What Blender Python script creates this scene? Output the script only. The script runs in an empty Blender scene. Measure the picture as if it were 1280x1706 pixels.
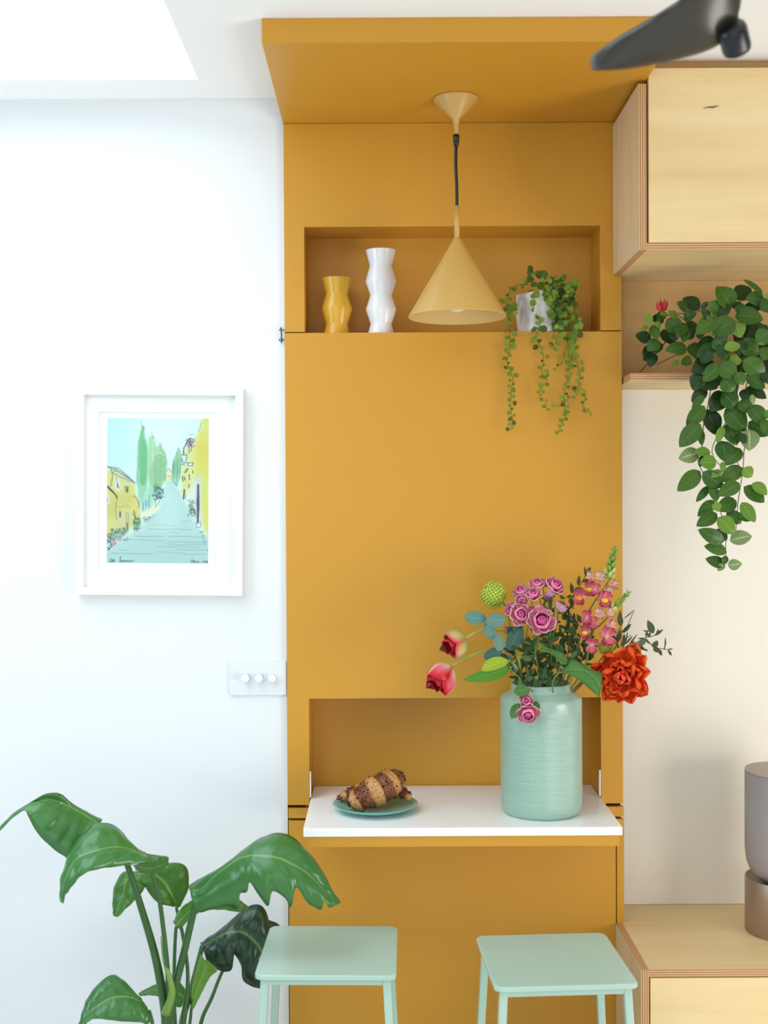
import bpy, math, random
import numpy as np
from mathutils import Vector, Matrix
random.seed(7)
SC = bpy.context.scene
COL = SC.collection

# ------------------------------------------------------------------ camera
FPX, PX, PY = 2000.0, 639.0, 866.0          # focal length and principal point in a 1280 x 1706 frame
CAM = Vector((0.0, -3.0, 1.62))
ROLL, TILT = math.radians(0.30), math.radians(0.72)
_r0, _f0, _u0 = Vector((1, 0, 0)), Vector((0, math.cos(TILT), -math.sin(TILT))), Vector((0, math.sin(TILT), math.cos(TILT)))
RIGHT = _r0 * math.cos(ROLL) - _u0 * math.sin(ROLL)
UP = _r0 * math.sin(ROLL) + _u0 * math.cos(ROLL)
cam_data = bpy.data.cameras.new('camera')
cam = bpy.data.objects.new('camera', cam_data)
COL.objects.link(cam)
m = Matrix.Identity(4)
for i in range(3):
    m[i][0], m[i][1], m[i][2], m[i][3] = RIGHT[i], UP[i], -_f0[i], CAM[i]
cam.matrix_world = m
cam_data.sensor_fit = 'AUTO'
cam_data.sensor_width = 36.0
cam_data.lens = FPX / 1706.0 * 36.0
cam_data.shift_x = (640.0 - PX) / 1706.0
cam_data.shift_y = (PY - 853.0) / 1706.0
cam_data.clip_start = 0.05
cam_data.dof.use_dof = True
cam_data.dof.focus_distance = 2.93
cam_data.dof.aperture_fstop = 5.0
SC.camera = cam

# ------------------------------------------------------------------ world, lights, exposure
SC.view_settings.view_transform = 'Standard'
SC.view_settings.look = 'None'
SC.view_settings.gamma = 1.0
SC.view_settings.use_curve_mapping = False
SC.view_settings.exposure = 0.0
SC.cycles.use_denoising = True
SC.cycles.max_bounces = 10
SC.cycles.diffuse_bounces = 6
SC.cycles.sample_clamp_indirect = 6.0
world = bpy.data.worlds.new('world')
SC.world = world
world.use_nodes = True
wb = world.node_tree.nodes['Background']
wb.inputs['Color'].default_value = (0.86, 0.93, 1.0, 1)
wb.inputs['Strength'].default_value = 1.5

def area(name, loc, aim, sx, sy, watts, col):
    d = bpy.data.lights.new(name, 'AREA')
    d.shape = 'RECTANGLE'
    d.size, d.size_y, d.energy, d.color = sx, sy, watts, col
    o = bpy.data.objects.new(name, d)
    COL.objects.link(o)
    o.location = loc
    o.rotation_euler = (Vector(aim) - Vector(loc)).to_track_quat('-Z', 'Y').to_euler()
    return o
area('skylight_daylight', (-1.25, -1.28, 2.93), (-1.25, -1.28, 0), 1.55, 2.1, 27.5, (0.74, 0.89, 1.0))
area('garden_door_daylight', (2.44, -2.0, 0.78), (0, -1.95, 1.15), 1.5, 1.35, 44, (1.0, 0.945, 0.87))
area('side_cool_fill', (-2.44, -1.95, 1.78), (0, -1.75, 1.3), 1.3, 1.3, 24, (0.66, 0.86, 1.0))  # unseen cool source, added to brighten the table and the jar's left side
area('rear_fill', (-0.3, -4.54, 1.25), (-0.3, 0, 1.25), 3.2, 2.0, 7, (1.0, 0.97, 0.93))  # unseen source behind the camera, added as weak frontal fill

# ------------------------------------------------------------------ helpers
def ray(px, py):
    return RIGHT * ((px - PX) / FPX) + UP * (-(py - PY) / FPX) + _f0
def P(px, py, d):
    """the point at depth d (metres from the camera along the room) that the photograph shows at this pixel"""
    r = ray(px, py)
    return CAM + r * (d / r.y)
def PZ(px, py, z):
    r = ray(px, py)
    return CAM + r * ((z - CAM.z) / r.z)
def lin(c):
    c = c / 255.0
    return c / 12.92 if c <= 0.04045 else ((c + 0.055) / 1.055) ** 2.4
def rgb(r, g, b):
    return (lin(r), lin(g), lin(b), 1.0)

def new_mat(name):
    mt = bpy.data.materials.new(name)
    mt.use_nodes = True
    return mt, mt.node_tree.nodes, mt.node_tree.links, mt.node_tree.nodes['Principled BSDF']
def mixcol(n, l, fac, a, b, blend='MIX'):
    x = n.new('ShaderNodeMix'); x.data_type = 'RGBA'; x.blend_type = blend
    for sock, v in ((x.inputs[0], fac), (x.inputs[6], a), (x.inputs[7], b)):
        if hasattr(v, 'is_linked'): l.new(v, sock)
        else: sock.default_value = v
    return x.outputs[2]
def mth(n, l, op, a, b=0.0, c=0.0):
    x = n.new('ShaderNodeMath'); x.operation = op
    for i, v in enumerate((a, b, c)):
        if hasattr(v, 'is_linked'): l.new(v, x.inputs[i])
        else: x.inputs[i].default_value = v
    return x.outputs[0]
def ramp(n, l, fac, stops):
    r = n.new('ShaderNodeValToRGB')
    while len(r.color_ramp.elements) < len(stops): r.color_ramp.elements.new(0.5)
    for e, (p, c) in zip(r.color_ramp.elements, stops): e.position, e.color = p, c
    l.new(fac, r.inputs[0])
    return r.outputs[0]
def noise(n, l, scale, detail=4, vec=None, rough=0.5):
    x = n.new('ShaderNodeTexNoise')
    x.inputs['Scale'].default_value, x.inputs['Detail'].default_value, x.inputs['Roughness'].default_value = scale, detail, rough
    if vec is not None: l.new(vec, x.inputs['Vector'])
    return x.outputs[0]
def stretched(n, l, sx, sy, sz, coord='Object'):
    tc = n.new('ShaderNodeTexCoord'); mp = n.new('ShaderNodeMapping')
    mp.inputs['Scale'].default_value = (sx, sy, sz)
    l.new(tc.outputs[coord], mp.inputs['Vector'])
    return mp.outputs[0]
def bump(n, l, height, strength, dist, b):
    x = n.new('ShaderNodeBump'); x.inputs['Strength'].default_value = strength; x.inputs['Distance'].default_value = dist
    l.new(height, x.inputs['Height']); l.new(x.outputs[0], b.inputs['Normal'])

def paint(name, c, rough=0.5, vary=0.04, nscale=6.0, bmp=0.06, bscale=400, spec=0.5):
    mt, n, l, b = new_mat(name)
    c2 = tuple(x * (1 - vary * 2) for x in c[:3]) + (1,)
    l.new(mixcol(n, l, noise(n, l, nscale, 3, stretched(n, l, 1, 1, 1)), c2, c), b.inputs['Base Color'])
    b.inputs['Roughness'].default_value = rough
    b.inputs['Specular IOR Level'].default_value = spec
    if bmp: bump(n, l, noise(n, l, bscale, 2, stretched(n, l, 1, 1, 1)), bmp, 0.001, b)
    return mt

def link(o, parent=None):
    COL.objects.link(o)
    if parent is not None: o.parent = parent
    return o
class Thing:
    pass
def thing(name, label, cat, loc, group=None):
    o = bpy.data.objects.new(name, None)
    o.empty_display_size = 0.05
    COL.objects.link(o)
    o.location = loc
    o['label'] = label; o['category'] = cat
    if group: o['group'] = group
    return o
def root_loc(parent):
    o = parent
    while o.parent is not None: o = o.parent
    return Vector(o.location)
def mesh(name, verts, faces, mats, smooth=False, idx=None, uv=None):
    me = bpy.data.meshes.new(name)
    me.from_pydata([tuple(v) for v in verts], [], faces)
    for mt in (mats if isinstance(mats, (list, tuple)) else [mats]): me.materials.append(mt)
    if idx is not None: me.polygons.foreach_set('material_index', idx)
    if smooth: me.polygons.foreach_set('use_smooth', [True] * len(me.polygons))
    if uv is not None:
        ul = me.uv_layers.new(name='UVMap')
        vi = np.zeros(len(me.loops), dtype=np.int32); me.loops.foreach_get('vertex_index', vi)
        ul.data.foreach_set('uv', np.asarray(uv, dtype=np.float32)[vi].ravel())
    me.update()
    return me
def obj(name, verts, faces, mats, parent=None, smooth=False, idx=None, uv=None, label=None, kind=None, bevel=0.0, seg=2):
    """one mesh object given in room coordinates; a child keeps the origin of its thing"""
    if parent is not None:
        L = root_loc(parent); verts = [Vector(v) - L for v in verts]
    o = bpy.data.objects.new(name, mesh(name, verts, faces, mats, smooth, idx, uv))
    link(o, parent)
    if label: o['label'] = label
    if kind: o['kind'] = kind
    if bevel:
        bv = o.modifiers.new('bevel', 'BEVEL'); bv.width = bevel; bv.segments = seg; bv.limit_method = 'ANGLE'; bv.angle_limit = math.radians(40)
        if seg > 1: wn = o.modifiers.new('wn', 'WEIGHTED_NORMAL')
        o.data.polygons.foreach_set('use_smooth', [True] * len(o.data.polygons))
    return o
def inst(name, me, M, parent, label=None):
    """a child that shares a mesh, placed by a room-space matrix"""
    o = bpy.data.objects.new(name, me)
    link(o, parent)
    o.matrix_local = Matrix.Translation(-root_loc(parent)) @ M
    if label: o['label'] = label
    return o
def tag(o, label, cat, group=None):
    o['label'] = label; o['category'] = cat
    if group: o['group'] = group
    return o
def struct(o):
    o['kind'] = 'structure'; return o

BOXF = [(0, 3, 2, 1), (4, 5, 6, 7), (0, 1, 5, 4), (1, 2, 6, 5), (2, 3, 7, 6), (3, 0, 4, 7)]   # -z +z -y +x +y -x
def boxv(x0, x1, y0, y1, z0, z1):
    return [Vector(p) for p in ((x0, y0, z0), (x1, y0, z0), (x1, y1, z0), (x0, y1, z0), (x0, y0, z1), (x1, y0, z1), (x1, y1, z1), (x0, y1, z1))]
def box(name, x0, x1, y0, y1, z0, z1, mats, parent=None, bevel=0.0, idx=None, label=None, seg=2):
    return obj(name, boxv(x0, x1, y0, y1, z0, z1), BOXF, mats, parent, idx=idx, label=label, bevel=bevel, seg=seg)
def prism(name, pts, axis, a0, a1, mats, parent=None, bevel=0.0, label=None):
    """a 2-D outline extruded along an axis: 'y' takes (x, z), 'z' takes (x, y), 'x' takes (y, z)"""
    def mk(p, a):
        return {'y': Vector((p[0], a, p[1])), 'z': Vector((p[0], p[1], a)), 'x': Vector((a, p[0], p[1]))}[axis]
    n = len(pts)
    v = [mk(p, a0) for p in pts] + [mk(p, a1) for p in pts]
    f = [tuple(range(n)), tuple(range(2 * n - 1, n - 1, -1))] + [(i, n + i, n + (i + 1) % n, (i + 1) % n) for i in range(n)]
    o = obj(name, v, f, mats, parent, label=label, bevel=bevel)
    import bmesh
    bm = bmesh.new(); bm.from_mesh(o.data); bmesh.ops.recalc_face_normals(bm, faces=bm.faces); bm.to_mesh(o.data); bm.free()
    return o
def ringv(ax, out, inn, a0, a1):
    """a slab with a rectangular opening; out / inn = (u0, u1, v0, v1)"""
    def mk(u, v, a):
        return {'z': Vector((u, v, a)), 'x': Vector((a, u, v)), 'y': Vector((u, a, v))}[ax]
    def r(q): return [(q[0], q[2]), (q[1], q[2]), (q[1], q[3]), (q[0], q[3])]
    O, I = r(out), r(inn)
    v = [mk(*p, a) for a in (a0, a1) for p in O + I]
    f = []
    for i in range(4):
        j = (i + 1) % 4
        f += [(i, j, 4 + j, 4 + i), (8 + i, 12 + i, 12 + j, 8 + j), (i, 8 + i, 8 + j, j), (4 + i, 4 + j, 12 + j, 12 + i)]
    return v, f
def ring(name, ax, out, inn, a0, a1, mats, parent=None):
    v, f = ringv(ax, out, inn, a0, a1)
    o = obj(name, v, f, mats, parent)
    import bmesh
    bm = bmesh.new(); bm.from_mesh(o.data); bmesh.ops.recalc_face_normals(bm, faces=bm.faces); bm.to_mesh(o.data); bm.free()
    return o
def open_box(name, x0, x1, z0, z1, y0, y1, t, mats, parent):
    """a lining open to the front (y0), inside x0..x1, z0..z1, back at y1"""
    def r(x0, x1, z0, z1, y): return [Vector((x0, y, z0)), Vector((x1, y, z0)), Vector((x1, y, z1)), Vector((x0, y, z1))]
    v = r(x0, x1, z0, z1, y0) + r(x0, x1, z0, z1, y1) + r(x0 - t, x1 + t, z0 - t, z1 + t, y0) + r(x0 - t, x1 + t, z0 - t, z1 + t, y1 + t)
    f = [(4, 5, 6, 7), (15, 14, 13, 12)]
    for i in range(4):
        j = (i + 1) % 4
        f += [(i, j, 4 + j, 4 + i)[::-1], (8 + i, 8 + j, 12 + j, 12 + i), (i, 8 + i, 8 + j, j)[::-1]]
    o = obj(name, v, f, mats, parent)
    import bmesh
    bm = bmesh.new(); bm.from_mesh(o.data); bmesh.ops.recalc_face_normals(bm, faces=bm.faces); bm.to_mesh(o.data); bm.free()
    return o
def lathe(name, prof, c, mats, parent=None, seg=48, smooth=True, label=None, axis=None, idxf=None):
    """profile [(r, z)] turned about the vertical through c (or about an axis given as a 3x3 matrix)"""
    v, f, idx = [], [], []
    R = axis if axis is not None else Matrix.Identity(3)
    rings = []
    for (r, z) in prof:
        if r < 1e-6:
            rings.append([len(v)]); v.append(Vector(c) + R @ Vector((0, 0, z)))
        else:
            rings.append(list(range(len(v), len(v) + seg)))
            v += [Vector(c) + R @ Vector((r * math.cos(2 * math.pi * k / seg), r * math.sin(2 * math.pi * k / seg), z)) for k in range(seg)]
    for i, (a, b) in enumerate(zip(rings, rings[1:])):
        for k in range(seg):
            k2 = (k + 1) % seg
            if len(a) == 1 and len(b) == 1: continue
            if len(a) == 1: f.append((a[0], b[k2], b[k]))
            elif len(b) == 1: f.append((a[k], a[k2], b[0]))
            else: f.append((a[k], a[k2], b[k2], b[k]))
            idx.append(idxf(i) if idxf else 0)
    return obj(name, v, f, mats, parent, smooth=smooth, label=label, idx=idx if idxf else None)
def catmull(pts, sub):
    pts = [Vector(p) for p in pts]
    if len(pts) < 3: 
        return [pts[0].lerp(pts[-1], k / sub) for k in range(sub + 1)]
    out = []
    for i in range(len(pts) - 1):
        p0 = pts[i - 1] if i else pts[0] * 2 - pts[1]
        p1, p2 = pts[i], pts[i + 1]
        p3 = pts[i + 2] if i + 2 < len(pts) else pts[-1] * 2 - pts[-2]
        for k in range(sub):
            t = k / sub
            out.append(0.5 * ((2 * p1) + (p2 - p0) * t + (2 * p0 - 5 * p1 + 4 * p2 - p3) * t * t + (3 * p1 - p0 - 3 * p2 + p3) * t ** 3))
    out.append(pts[-1])
    return out
def tubev(pts, rad, seg=8, sub=4):
    pts3 = catmull(pts, sub)
    n = len(pts3)
    rr = rad if isinstance(rad, (list, tuple)) else [rad, rad]
    rs = [np.interp(i / (n - 1), np.linspace(0, 1, len(rr)), rr) for i in range(n)]
    v, f = [], []
    nrm = None
    for i, p in enumerate(pts3):
        t = (pts3[min(i + 1, n - 1)] - pts3[max(i - 1, 0)]).normalized()
        if nrm is None: nrm = t.orthogonal().normalized()
        nrm = (nrm - t * nrm.dot(t)).normalized()
        bn = t.cross(nrm)
        v += [p + (nrm * math.cos(2 * math.pi * k / seg) + bn * math.sin(2 * math.pi * k / seg)) * float(rs[i]) for k in range(seg)]
    for i in range(n - 1):
        for k in range(seg):
            k2 = (k + 1) % seg
            f.append((i * seg + k, i * seg + k2, (i + 1) * seg + k2, (i + 1) * seg + k))
    f += [tuple(range(seg))[::-1], tuple(range((n - 1) * seg, n * seg))]
    return v, f
def tube(name, pts, rad, mats, parent=None, seg=8, sub=4, label=None):
    v, f = tubev(pts, rad, seg, sub)
    return obj(name, v, f, mats, parent, smooth=True, label=label)
def blob(name, c, r, mats, parent=None, R=None, seg=14, rings=9, label=None):
    """an ellipsoid with radii r, rotated by R"""
    prof = [(math.sin(math.pi * i / rings), -math.cos(math.pi * i / rings)) for i in range(rings + 1)]
    A = (R if R is not None else Matrix.Identity(3)) @ Matrix.Diagonal(Vector(r))
    return lathe(name, prof, c, mats, parent, seg=seg, axis=A, label=label)
def frame_to(y, n):
    """3x3 with local Y along y and local Z as near n as can be"""
    y = y.normalized(); z = (n - y * n.dot(y)).normalized(); x = y.cross(z)
    return Matrix((x, y, z)).transposed()

# ------------------------------------------------------------------ materials of the setting and the joinery
M_WALL = paint('white_wall_paint', rgb(233, 235, 236), 0.75, 0.015, 3, 0.05, 250, 0.2)
M_CEIL = paint('white_ceiling_paint', rgb(248, 248, 248), 0.8, 0.01, 3, 0.03, 200, 0.2)
M_ROOM = paint('dusky_green_wall_paint', rgb(134, 138, 130), 0.7, 0.02, 3, 0.05, 250, 0.2)
M_FLOOR = paint('pale_floor', rgb(222, 222, 220), 0.45, 0.12, 5)
M_YEL = paint('ochre_paint', rgb(205, 148, 46), 0.42, 0.03, 2.5, 0.05, 300, 0.4)
M_WHITE = paint('white_laminate', rgb(246, 246, 246), 0.3, 0.01, 3, 0.0)
M_CREAM = paint('cream_board', rgb(247, 240, 225), 0.55, 0.02, 2, 0.03)
M_DARK = paint('dark_gap', rgb(58, 36, 16), 0.9, 0.1, 8, 0.0)

def ply_face(name, ax, c0=None):
    mt, n, l, b = new_mat(name)
    s = {'x': (1.2, 12, 12), 'y': (12, 1.2, 12), 'z': (12, 12, 1.2)}[ax]
    v = stretched(n, l, *s)
    g = noise(n, l, 1.1, 7, v, 0.62)
    c = ramp(n, l, g, [(0.25, rgb(224, 192, 136)), (0.5, rgb(234, 207, 154)), (0.75, rgb(240, 217, 168))])
    s2 = {'x': (2.0, 90, 90), 'y': (90, 2, 90), 'z': (90, 90, 2)}[ax]
    fine = noise(n, l, 1.5, 3, stretched(n, l, *s2))
    c = mixcol(n, l, mth(n, l, 'MULTIPLY', fine, 0.16), c, rgb(206, 164, 104))
    # flame figure of rotary-cut birch
    w = n.new('ShaderNodeTexWave'); w.wave_type = 'RINGS'
    w.inputs['Scale'].default_value = 1.6; w.inputs['Distortion'].default_value = 7.0; w.inputs['Detail'].default_value = 2.0; w.inputs['Detail Scale'].default_value = 1.2
    l.new(stretched(n, l, 1.0 if ax == 'x' else 3, 3, 3 if ax == 'x' else 1), w.inputs['Vector'])
    c = mixcol(n, l, mth(n, l, 'MULTIPLY', w.outputs['Fac'], 0.13), c, rgb(250, 232, 188))
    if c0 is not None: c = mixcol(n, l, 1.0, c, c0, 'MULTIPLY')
    l.new(c, b.inputs['Base Color'])
    b.inputs['Roughness'].default_value = 0.42
    b.inputs['Specular IOR Level'].default_value = 0.35
    bump(n, l, fine, 0.05, 0.001, b)
    return mt
def ply_edge(name, ax, off=0.0):
    mt, n, l, b = new_mat(name)
    g = n.new('ShaderNodeNewGeometry'); s = n.new('ShaderNodeSeparateXYZ')
    l.new(g.outputs['Position'], s.inputs[0])
    p = mth(n, l, 'FRACT', mth(n, l, 'MULTIPLY', mth(n, l, 'ADD', s.outputs['XYZ'.index(ax)], 10.0 + off), 1 / 0.0052))
    c = ramp(n, l, p, [(0.0, rgb(222, 186, 140)), (0.42, rgb(216, 178, 130)), (0.5, rgb(150, 98, 58)), (0.9, rgb(168, 114, 70)), (1.0, rgb(222, 186, 140))])
    c = mixcol(n, l, mth(n, l, 'MULTIPLY', noise(n, l, 60, 3), 0.5), c, rgb(190, 140, 92))
    l.new(c, b.inputs['Base Color']); b.inputs['Roughness'].default_value = 0.6
    return mt
M_PLY = ply_face('birch_ply_face', 'x')
M_PLYZ = ply_face('birch_ply_side', 'z', (0.93, 0.96, 1.15, 1))
M_PLY_SHADE = ply_face('birch_ply_shade_tint', 'x', (0.74, 0.60, 0.46, 1))  # plain birch, with the shade of the recesses put into its tint
M_PEZ = ply_edge('birch_ply_edge_flat', 'Z')
M_PEX = ply_edge('birch_ply_edge_upright', 'X')

# ------------------------------------------------------------------ the room
ZC = P(760, 204.5, 3.0).z + 0.0509                         # ceiling height
XL, XR = P(476.3, 841, 3.0).x, P(1037.3, 841, 3.0).x
def ZF(py, px=760): return P(px, py, 3.0).z       # height on the yellow front plane
SKX1 = P(330, 130, 2.83).x
SKY1 = -0.17
struct(prism('wall_back', [(-2.5, 0.012), (XL - 0.001, 0.012), (XL - 0.001, 0.225), (2.5, 0.225), (2.5, 0.33), (-2.5, 0.33)], 'z', 0, ZC, M_WALL))
struct(ring('wall_left', 'x', (-4.6, 0.33, 0, ZC), (-2.65, -1.25, 1.0, 2.4), -2.6, -2.5, M_ROOM))
w4 = struct(ring('added_side_window', 'x', (-2.65, -1.25, 1.0, 2.4), (-2.59, -1.31, 1.06, 2.34), -2.58, -2.52, M_FLOOR))  # unseen window frame, added to house the cool side fill
struct(ring('wall_right', 'x', (-4.6, 0.33, 0, ZC), (-2.75, -1.15, 0.1, 1.9), 2.5, 2.6, M_ROOM))
struct(ring('wall_rear', 'y', (-2.6, 2.6, 0, ZC), (-1.9, 1.3, 0.22, 2.28), -4.7, -4.6, M_ROOM))
struct(box('floor', -2.6, 2.6, -4.7, 0.33, -0.1, 0, M_FLOOR))
struct(ring('ceiling', 'z', (-2.6, 2.6, -4.7, 0.33), (-2.05, SKX1, -2.4, SKY1), ZC, ZC + 0.30, M_CEIL))
cv_ = [(0.0118, ZC - .0001), (0.0118, ZC - .048)] + [(0.0118 - .050 + .050 * math.cos(t), ZC - .048 + .048 * math.sin(t)) for t in [i * math.pi / 64 for i in range(1, 32)]] + [(0.0118 - .050, ZC - .0001)]
struct(prism('trim_1', cv_, 'x', -2.5, XL - .0025, M_WALL))           # plaster cove softening the wall head
# skylight: a kerb frame round the roof glass
w1 = struct(ring('window_1', 'z', (-2.1, SKX1 + 0.05, -2.45, SKY1 + 0.05), (-2.0, SKX1 - 0.05, -2.35, SKY1 - 0.05), ZC + 0.302, ZC + 0.34, M_WHITE))
w2 = struct(ring('window_2', 'x', (-2.75, -1.15, 0.1, 1.9), (-2.69, -1.21, 0.16, 1.84), 2.52, 2.58, M_WHITE))
w3 = struct(ring('added_rear_window', 'y', (-1.9, 1.3, 0.22, 2.28), (-1.83, 1.23, 0.29, 2.21), -4.68, -4.62, M_WHITE))  # unseen window frame, added for the frontal fill lamp

# ------------------------------------------------------------------ the yellow wall unit
YB = 0.2
Z205, Z376, Z552, Z1163, Z1340 = ZF(204.5), ZF(377), ZF(552.5), ZF(1163), ZF(1340)
N1 = (P(507.5, 460, 3).x, P(1000.5, 460, 3).x)     # upper niche
N2 = (P(515.5, 1250, 3).x, P(1001.5, 1250, 3).x)   # lower niche
unit = thing('wall_unit', 'tall ochre yellow built-in wall unit with overhanging canopy and two recessed niches', 'cabinet', (0.18, 0.1, 0))
G = 0.0012
prism('niche_surround', [(XL, Z552 + G), (N1[0], Z552 + G), (N1[0], Z376), (N1[1], Z376), (N1[1], Z552 + G), (XR - .001, Z552 + G), (XR - .001, Z205), (XL, Z205)], 'y', 0.0, 0.018, M_YEL, unit, 0.0008)
open_box('niche_lining', N1[0], N1[1], Z552 - 0.001, Z376, 0.019, 0.135, 0.012, M_YEL, unit)
prism('front_panel', [(XL, Z1340), (N2[0], Z1340), (N2[0], Z1163), (N2[1], Z1163), (N2[1], Z1340), (XR, Z1340), (XR, Z552 - G), (XL, Z552 - G)], 'y', 0.0, 0.018, M_YEL, unit, 0.0008)
ZT = PZ(640, 1379, 0).z
ZT = P(770, 1379, 2.724).z                                # table top height
open_box('niche_lining', N2[0], N2[1], ZT - 0.05, Z1163, 0.019, 0.140, 0.012, M_YEL, unit)
prism('carcass', [(XL + .003, 0.0), (XR - .003, 0.0), (XR - .003, Z552 - .03), (N2[1] + .016, Z552 - .03), (N2[1] + .016, ZT - .07), (N2[0] - .016, ZT - .07), (N2[0] - .016, Z552 - .03), (XL + .003, Z552 - .03)], 'y', 0.021, YB, M_DARK, unit)
Z1345, Z1362, Z1366 = ZF(1345.5), ZF(1362), ZF(1366)
box('rail', XL + .0015, XR + .0015, 0, 0.018, Z1362, Z1345, M_YEL, unit, 0.0008)
XS = P(1027.5, 1500, 3).x
box('lower_panel', XL + .002, XS - .0012, 0, 0.018, 0.004, Z1366, M_YEL, unit, 0.0008)
box('filler_strip', XS + .0012, XR + .002, 0, 0.018, 0.004, Z1366, M_YEL, unit, 0.0008)
YS = P(500, 70, 2.478).y
box('canopy', XL - 0.001, XR - .001, YS, -0.0003, Z205, ZC - 0.0004, M_YEL, unit, 0.0012)

# ------------------------------------------------------------------ fold-down table
YT = -0.276
tb = thing('fold_down_table', 'white fold-down table flap with ochre underside hinged in the lower niche', 'table', (0.18, YT / 2, ZT - .03))
TX0, TX1 = P(505.5, 1381, 2.724).x, P(1037.5, 1378, 2.724).x
box('table_top', TX0, TX1, YT, 0.136, ZT - 0.0195, ZT, M_WHITE, tb, 0.0012)
box('backing_board', TX0 + .008, TX1 - .006, YT + .004, -0.0015, ZT - 0.0445, ZT - 0.0197, M_YEL, tb, 0.0008, label='ochre yellow board under the white top')
for x0 in (N2[0] + .0006, N2[1] - .0036):
    prism('hinge_arm', [(0.0006, ZT + .003), (0.016, ZT + .003), (0.016, ZT + .05), (0.010, ZT + .068), (0.001, ZT + .068)], 'x', x0, x0 + .003, M_WHITE, unit, label='white hinge arm at the niche edge')

# ------------------------------------------------------------------ plywood cupboard, shelf, panel, bench
YP = -0.30                                                 # front plane of the plywood pieces
T18 = 0.018
EI_H = [1, 1, 0, 0, 0, 0]
def ply_flat(name, x0, x1, y0, y1, z0, z1, parent, label=None):        # lies flat: its edges show layers stacked in Z
    return box(name, x0, x1, y0, y1, z0, z1, [M_PEZ, M_PLY], parent, idx=[1, 1, 0, 0, 0, 0], label=label)
def ply_up(name, x0, x1, y0, y1, z0, z1, parent, label=None):          # stands upright across X
    return box(name, x0, x1, y0, y1, z0, z1, [M_PEX, M_PLYZ], parent, idx=[0, 0, 0, 1, 0, 1], label=label)
XC = P(1064, 300, 2.70).x
ZCB = P(1150, 416.5, 2.70).z                                # underside of the cupboard
ZD0 = P(1150, 404.5, 2.70).z
cu = thing('wall_cupboard', 'birch plywood wall cupboard beside the ochre canopy', 'cabinet', (1.1, -0.1, ZCB))
XE = 1.9
ply_up('side_panel', XC, XC + T18, YP, -0.002, ZCB, Z205 - .010, cu)
ply_flat('bottom_panel', XC + T18 + .0003, XE, YP, 0.2, ZCB, ZCB + .0165, cu)
XD = P(1081.3, 300, 2.70).x
XDM = 1.27
ZDT = P(1180, 113, 2.70).z
box('door', XD, XDM - .0015, YP, YP + T18, ZD0 + .001, ZDT, M_PLY, cu, 0.0008)
box('door', XDM + .0015, XE, YP, YP + T18, ZD0 + .001, ZDT, M_PLY, cu, 0.0008)
box('carcass', XR + .012, XE, YP + .024, 0.2, ZCB + .018, ZDT - .004, M_PLY, cu)
box('top_filler', XR + .012, XE, YP + .032, YP + .052, ZDT - .003, ZC - .001, M_PLY_SHADE, cu)
ZSH1, ZSH0 = P(1130, 621.7, 2.915).z, P(1130, 633.7, 2.915).z
bp = box('shelf_back_board', XR + .0035, XE, 0.07, 0.085, ZSH1 + .0005, ZCB - .0005, M_PLY_SHADE)
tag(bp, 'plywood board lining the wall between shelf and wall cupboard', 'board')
XSH = P(1049, 628, 2.915).x
sh = thing('shelf', 'narrow birch plywood shelf with layered edge above the cream panel', 'shelf', (1.2, 0.0, ZSH0))
ply_flat('shelf_board', XR + .0035, XE, -0.085, 0.2, ZSH0, ZSH1, sh)
YC = 0.14
ZB = P(1180, 1615, 2.70).z
pn = box('wall_panel', XR + .0035, XE, YC, 0.2, ZB + .001, ZSH0 - .0005, M_CREAM)
tag(pn, 'plain cream board on the wall above the plywood bench', 'panel')
gm = [P(1172, 181, 2.6985), P(1180, 178.5, 2.6985), P(1189, 178.5, 2.6985), P(1198, 175.5, 2.6985)]
tube('grain_mark', gm, [.0003, .0009, .0012, .0003], M_DARK, [o for o in cu.children if o.name.startswith('door')][0], 6, 4, label='short dark pip in the birch veneer')
be = thing('bench', 'low birch plywood bench cabinet with layered plywood edges', 'bench', (1.2, -0.1, 0))
XB = P(1068.5, 1650, 2.70).x
ply_up('side_panel', XB, XB + T18, YP, -0.002, 0.0, ZB, be)
ply_flat('bench_top', XB + T18 + .0003, XE, YP, 0.2, ZB - .0165, ZB, be)
XBD = P(1084, 1660, 2.70).x
box('door', XBD, 1.27, YP, YP + T18, 0.02, ZB - .0195, M_PLY, be, 0.0008)
box('door', 1.273, XE, YP, YP + T18, 0.02, ZB - .0195, M_PLY, be, 0.0008)
box('carcass', XR + .012, XE, YP + .03, 0.2, 0.0, ZB - .018, M_DARK, be)

# ------------------------------------------------------------------ more materials
M_LAMP = paint('mustard_lamp_enamel', rgb(206, 164, 88), 0.4, 0.02, 6, 0.0)
M_LAMPIN = paint('mustard_lamp_inside', rgb(214, 180, 116), 0.6, 0.02, 6, 0.0)
M_BLACK = paint('black_plastic', rgb(24, 23, 22), 0.4, 0.05, 40, 0.0)
M_IRON = paint('black_iron', rgb(30, 34, 40), 0.5, 0.05, 40, 0.0)
M_VYEL = paint('yellow_glaze', rgb(216, 165, 50), 0.22, 0.03, 9, 0.0)
M_VWHT = paint('white_glaze', rgb(236, 236, 238), 0.18, 0.01, 9, 0.0)
M_FRAME = paint('white_frame_lacquer', rgb(242, 242, 242), 0.35, 0.01, 6, 0.0)
M_MAT = paint('white_mount_card', rgb(243, 244, 244), 0.85, 0.01, 20, 0.02)
M_PAPER = paint('white_print_paper', rgb(236, 245, 243), 0.8, 0.01, 20, 0.0)
M_SWITCH = paint('white_switch_plate', rgb(226, 231, 234), 0.4, 0.01, 20, 0.0)
M_KNOB = paint('white_switch_knob', rgb(243, 245, 247), 0.35, 0.01, 20, 0.0)
M_STOOL = paint('mint_powder_coat', rgb(176, 206, 191), 0.18, 0.02, 8, 0.02, 700)
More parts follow.
